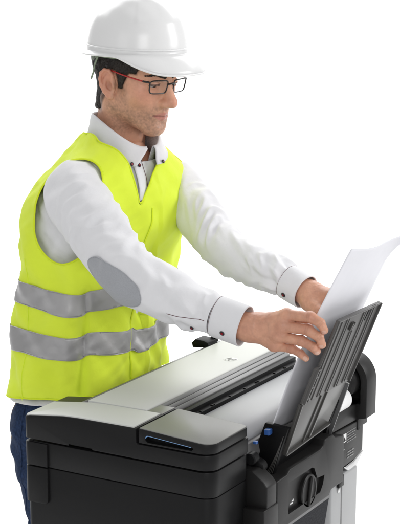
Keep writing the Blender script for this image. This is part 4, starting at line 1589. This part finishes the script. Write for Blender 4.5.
    w = np.minimum(0.37 * np.clip(z - zV, 0, 1), 0.085)
    gv = np.where((y < 0.53) & (z > zV - 0.002), w - np.abs(x - xc), -1)
    gn = np.where(z > 1.40, 0.087 - np.linalg.norm(np.stack([(x - 0.512), (y - 0.520) * 0.98], 1), axis=1), -1)
    arm = []
    for s, C in ((-1, R_SH), (1, L_SH)):
        cy, cz = C[1] + 0.002, C[2] - 0.038
        rr = np.sqrt(((y - cy - 0.10 * (cz - z)) / 0.082) ** 2 + ((z - cz) / 0.112) ** 2)
        lim = (C[0] + 0.048 - x) if s < 0 else (x - C[0] + 0.048)
        arm.append(np.minimum((1 - rr) * 0.085, lim))
    hem = 0.992 - 0.020 * np.cos(ph) + 0.003 * np.sin(ph * 3) - z
    dz_fold = 0.010 * ss(-1.98, -2.08, ph + 0.25 * (z - 1.1)) * (ph < 0) * (ph > -2.9)
    gv = smax(gv, gn, 0.05)
    g = np.maximum.reduce([gv, arm[0], arm[1], hem])
    V0, Q0, N0 = V, Q, N
    Vv, Qv, _ = clip_mesh(V, Q, g)
    Vv = tidy_rim(Vv, Qv, 10)
    vest = from_arrays("safety_vest", Vv, Qv, M_VEST, Pn)
    solidify(vest, 0.0022, -1)
    # binding tape round every edge
    for loop in boundary_loops(Qv):
        P = smooth_loop(Vv[loop], 14)
        if len(loop) < 30: continue
        P = P[::2]
        bm = bmesh.new()
        tube(bm, [Vector(p) for p in P], 0.0020, 8, closed=True)
        from_bm("binding", bm, M_BIND, vest, R(70))
    # reflective bands
    Nn = normals(V0, Q0)
    for zc, hw, tilt in ((1.214, 0.0245, 0.0), (1.110, 0.0250, 0.0)):
        zz = V0[:, 2] - zc - dz_fold - 0.006 * np.cos(ph) - 0.004 * np.sin(3 * ph + zc * 40)
        gb = np.maximum(np.abs(zz) - hw, g)
        Vb, Qb, us = clip_mesh(V0, Q0, gb)
        Vb = tidy_rim(Vb + Nn[us] * 0.0014, Qb, 4)
        bd = from_arrays("reflective_band", Vb, Qb, M_BAND, vest)
        bm = bmesh.new()
        for loop in boundary_loops(Qb):
            if len(loop) > 30:
                tube(bm, [Vector(p) for p in (Vb[loop] + Nn[us][loop] * 0.001)[::2]], 0.0008, 5, closed=True)
        if bm.verts: from_bm("band_stitching", bm, M_BAND, bd, R(70))
        else: bm.free()
        solidify(bd, 0.0012, 0.6)
    # front closure and side seam as stitched ridges lying on the cloth
    bv = bvh_of(V0, Q0)
    pts = []
    for zz in np.linspace(1.02, 1.410, 60):
        cx = float(np.interp(zz, KZ, KX)) - 0.030 + 0.012 * math.sin(zz * 9)
        h = bv.ray_cast(Vector((cx - 0.02, 0.2, zz)), Vector((0, 1, 0)))
        if h[0]: pts.append(h[0] + Vector((0, -0.0012, 0)))
    bm = bmesh.new(); tube(bm, pts, 0.0024, 6, flat=0.6)
    from_bm("front_closure", bm, M_BIND, vest, R(70))
    pts = []
    for zz in np.linspace(0.985, 1.30, 50):
        h = bv.ray_cast(Vector((0.0, 0.635, zz)), Vector((1, 0, 0)))
        if h[0]: pts.append(h[0] + Vector((-0.0006, 0, 0)))
    bm = bmesh.new(); tube(bm, pts, 0.0014, 6)
    from_bm("side_seam", bm, M_VEST, vest, R(70))

    # ================= jeans and shoes
    def jeans(p):
        z = p[:, 2]
        d = torso_sdf(p, -0.010)
        d = smax(d, z - 0.99, 0.01)
        d = np.maximum(d, 0.80 - z)
        for s in (-1, 1):
            hx = 0.480 + s * 0.085
            d = smin(d, cap(p, (hx, 0.626, 0.88), (hx + s * 0.02, 0.580, 0.48), 0.110, 0.074), 0.05)
            d = smin(d, cap(p, (hx + s * 0.02, 0.570, 0.48), (hx + s * 0.03, 0.60, 0.09), 0.074, 0.062), 0.03)
        return np.maximum(d, 0.05 - z)
    V, Q = surfnet(jeans, (0.2, 0.42, 0.03), (0.74, 0.82, 1.0), 0.008)
    V = relax(V, Q, 2)
    N = normals(V, Q)
    V = V + N * (0.008 * nz(V * np.array([10, 10, 26]), 4.0) + 0.004 * nz(V * 30, 1.0))[:, None]
    je = from_arrays("jeans", V, Q, M_JEANS, Pn)
    bv = bvh_of(V, Q)
    # back pocket outline and outer seam in pale stitching
    for pl in ([(0.335, 0.955), (0.335, 0.865), (0.37, 0.835), (0.405, 0.865), (0.405, 0.955), (0.335, 0.955)],):
        pts = []
        for a, b in zip(pl[:-1], pl[1:]):
            for t in np.linspace(0, 1, 10, endpoint=False):
                xx = a[0] + (b[0] - a[0]) * t; zz = a[1] + (b[1] - a[1]) * t
                h = bv.ray_cast(Vector((xx, 1.2, zz)), Vector((0, -1, 0)))
                if h[0]: pts.append(h[0])
        bm = bmesh.new(); tube(bm, pts, 0.0013, 6, closed=True)
        from_bm("back_pocket_stitching", bm, M_STITCH, je, R(70))
    pts = []
    for zz in np.linspace(0.2, 0.97, 50):
        h = bv.ray_cast(Vector((0.0, 0.655, zz)), Vector((1, 0, 0)))
        if h[0]: pts.append(h[0])
    bm = bmesh.new(); tube(bm, pts, 0.0016, 6)
    from_bm("outer_seam", bm, M_JEANS, je, R(70))
    for s in (-1, 1):
        fx = 0.480 + s * 0.115
        def shoe(p):
            d = cap(p, (fx, 0.625, 0.055), (fx + s * 0.012, 0.44, 0.035), 0.05, 0.042)
            d = smin(d, cap(p, (fx, 0.61, 0.05), (fx, 0.60, 0.12), 0.046, 0.044), 0.03)
            return smax(d, 0.002 - p[:, 2], 0.004)
        V, Q = surfnet(shoe, (fx - 0.1, 0.38, -0.01), (fx + 0.1, 0.74, 0.18), 0.006)
        from_arrays("shoe", relax(V, Q, 1), Q, M_SHOE, Pn)

PATCH_OFF = 0.0

def build_collar(Pn, shirt):
    nc = np.array([0.512, 0.520])
    n = 96
    # angle 0 = back (+y); the collar opens at the front, turned slightly to his right
    def ring(t, r, z, fwd=0.0, sc=1.0):
        a = t * R(171) * sc
        open_dir = R(17)
        x = math.sin(a + open_dir) * r[0]; y = math.cos(a + open_dir) * r[1]
        return np.array([nc[0] + x, nc[1] + y - fwd, z])
    rows = []
    T_ = np.linspace(-1, 1, n)
    for (rx, ry, zb, zf, f) in (
            (0.066, 0.066, 1.520, 1.478, 0.004),     # stand, bottom
            (0.0645, 0.0655, 1.560, 1.508, 0.008),
            (0.0645, 0.0660, 1.600, 1.536, 0.018),    # fold, top inside
            (0.0670, 0.0685, 1.603, 1.537, 0.019),    # fold, top
            (0.0700, 0.0710, 1.597, 1.532, 0.020),
            (0.073, 0.074, 1.579, 1.526, 0.022),    # leaf
            (0.079, 0.080, 1.556, 1.517, 0.021),
            (0.085, 0.087, 1.538, 1.510, 0.022)):
        row = []
        for t in T_:
            k = ss(0.38, 0.98, np.array([abs(t)]))[0]
            z = zb + (zf - zb) * k
            row.append(ring(t, (rx, ry), z, f * k, 1 + (0.07 if t > 0 else -0.15) * max(0, len(rows) - 4) / 3))
        rows.append(row)
    # leaf points: pull the lower front corners down and outwards
    for j, wgt in ((5, 0.3), (6, 0.65), (7, 1.0)):
        for i, t in enumerate(T_):
            k = ss(0.62, 1.0, np.array([abs(t)]))[0] * wgt
            rows[j][i] = rows[j][i] + np.array([(-0.002 if t > 0 else -0.014) * k, (-0.004 if t > 0 else -0.010) * k, -0.010 * k])
    V = np.array([p for r in rows for p in r])
    V = V + normals_like(V, n) * (0.0007 * nz(V * 40, 2.2))[:, None]
    F = [(j * n + i, j * n + i + 1, (j + 1) * n + i + 1, (j + 1) * n + i) for j in range(len(rows) - 1) for i in range(n - 1)]
    inner = [f for k, f in enumerate(F) if k < 2 * (n - 1)]
    outer = [f for k, f in enumerate(F) if k >= 2 * (n - 1)]
    used = sorted({v for f in outer for v in f}); mp = {v: i for i, v in enumerate(used)}
    c = from_arrays("collar", V[used], [[mp[v] for v in f] for f in outer], M_SHIRT, shirt)
    solidify(c, 0.0022, 0)
    used = sorted({v for f in inner for v in f}); mp = {v: i for i, v in enumerate(used)}
    ci = from_arrays("collar_lining", V[used], [[mp[v] for v in f] for f in inner], M_COLLARIN, shirt)
    solidify(ci, 0.0018, 0)
    # button on each collar point and on the placket
    for i, s in ((3, -1), (n - 4, 1)):
        p = rows[7][i] * 0.75 + rows[6][i] * 0.25
        disc_button(Pn, c, Vector(p) + Vector((0.25 * s, -0.9, 0.3)) * 0.003, (0.25 * s, -0.9, 0.3), 0.0046)
    # front placket of the shirt inside the V
    rowsP = []
    # the strip follows the chest of the shirt
    for z, y in ((1.512, 0.452), (1.495, 0.441), (1.475, 0.428), (1.455, 0.418), (1.430, 0.412)):
        rowsP.append((z, y))
    V = []
    for z, y in rowsP:
        xc = 0.432 + 0.42 * (z - 1.45)
        for k in range(5):
            V.append((xc - 0.016 + 0.008 * k, y - 0.0012 * (1 - abs(k - 2) / 2), z))
    F = [(j * 5 + i, j * 5 + i + 1, (j + 1) * 5 + i + 1, (j + 1) * 5 + i) for j in range(len(rowsP) - 1) for i in range(4)]
    pl = from_arrays("placket", V, F, M_SHIRT, shirt)
    solidify(pl, 0.002, 0)
    disc_button(Pn, pl, (0.452, 0.4400, 1.500), (-0.1, -0.85, 0.5), 0.0046)
    bm = bmesh.new()
    tube(bm, [Vector((0.432 + 0.42 * (z - 1.45) + 0.0165, y - 0.001, z)) for z, y in rowsP], 0.0009, 6)
    from_bm("placket_trim", bm, M_TRIM, pl, R(70))

def normals_like(V, n):
    c = V.mean(0); d = V - c; d[:, 2] = 0
    return d / (np.linalg.norm(d, axis=1)[:, None] + 1e-9)

build_person()
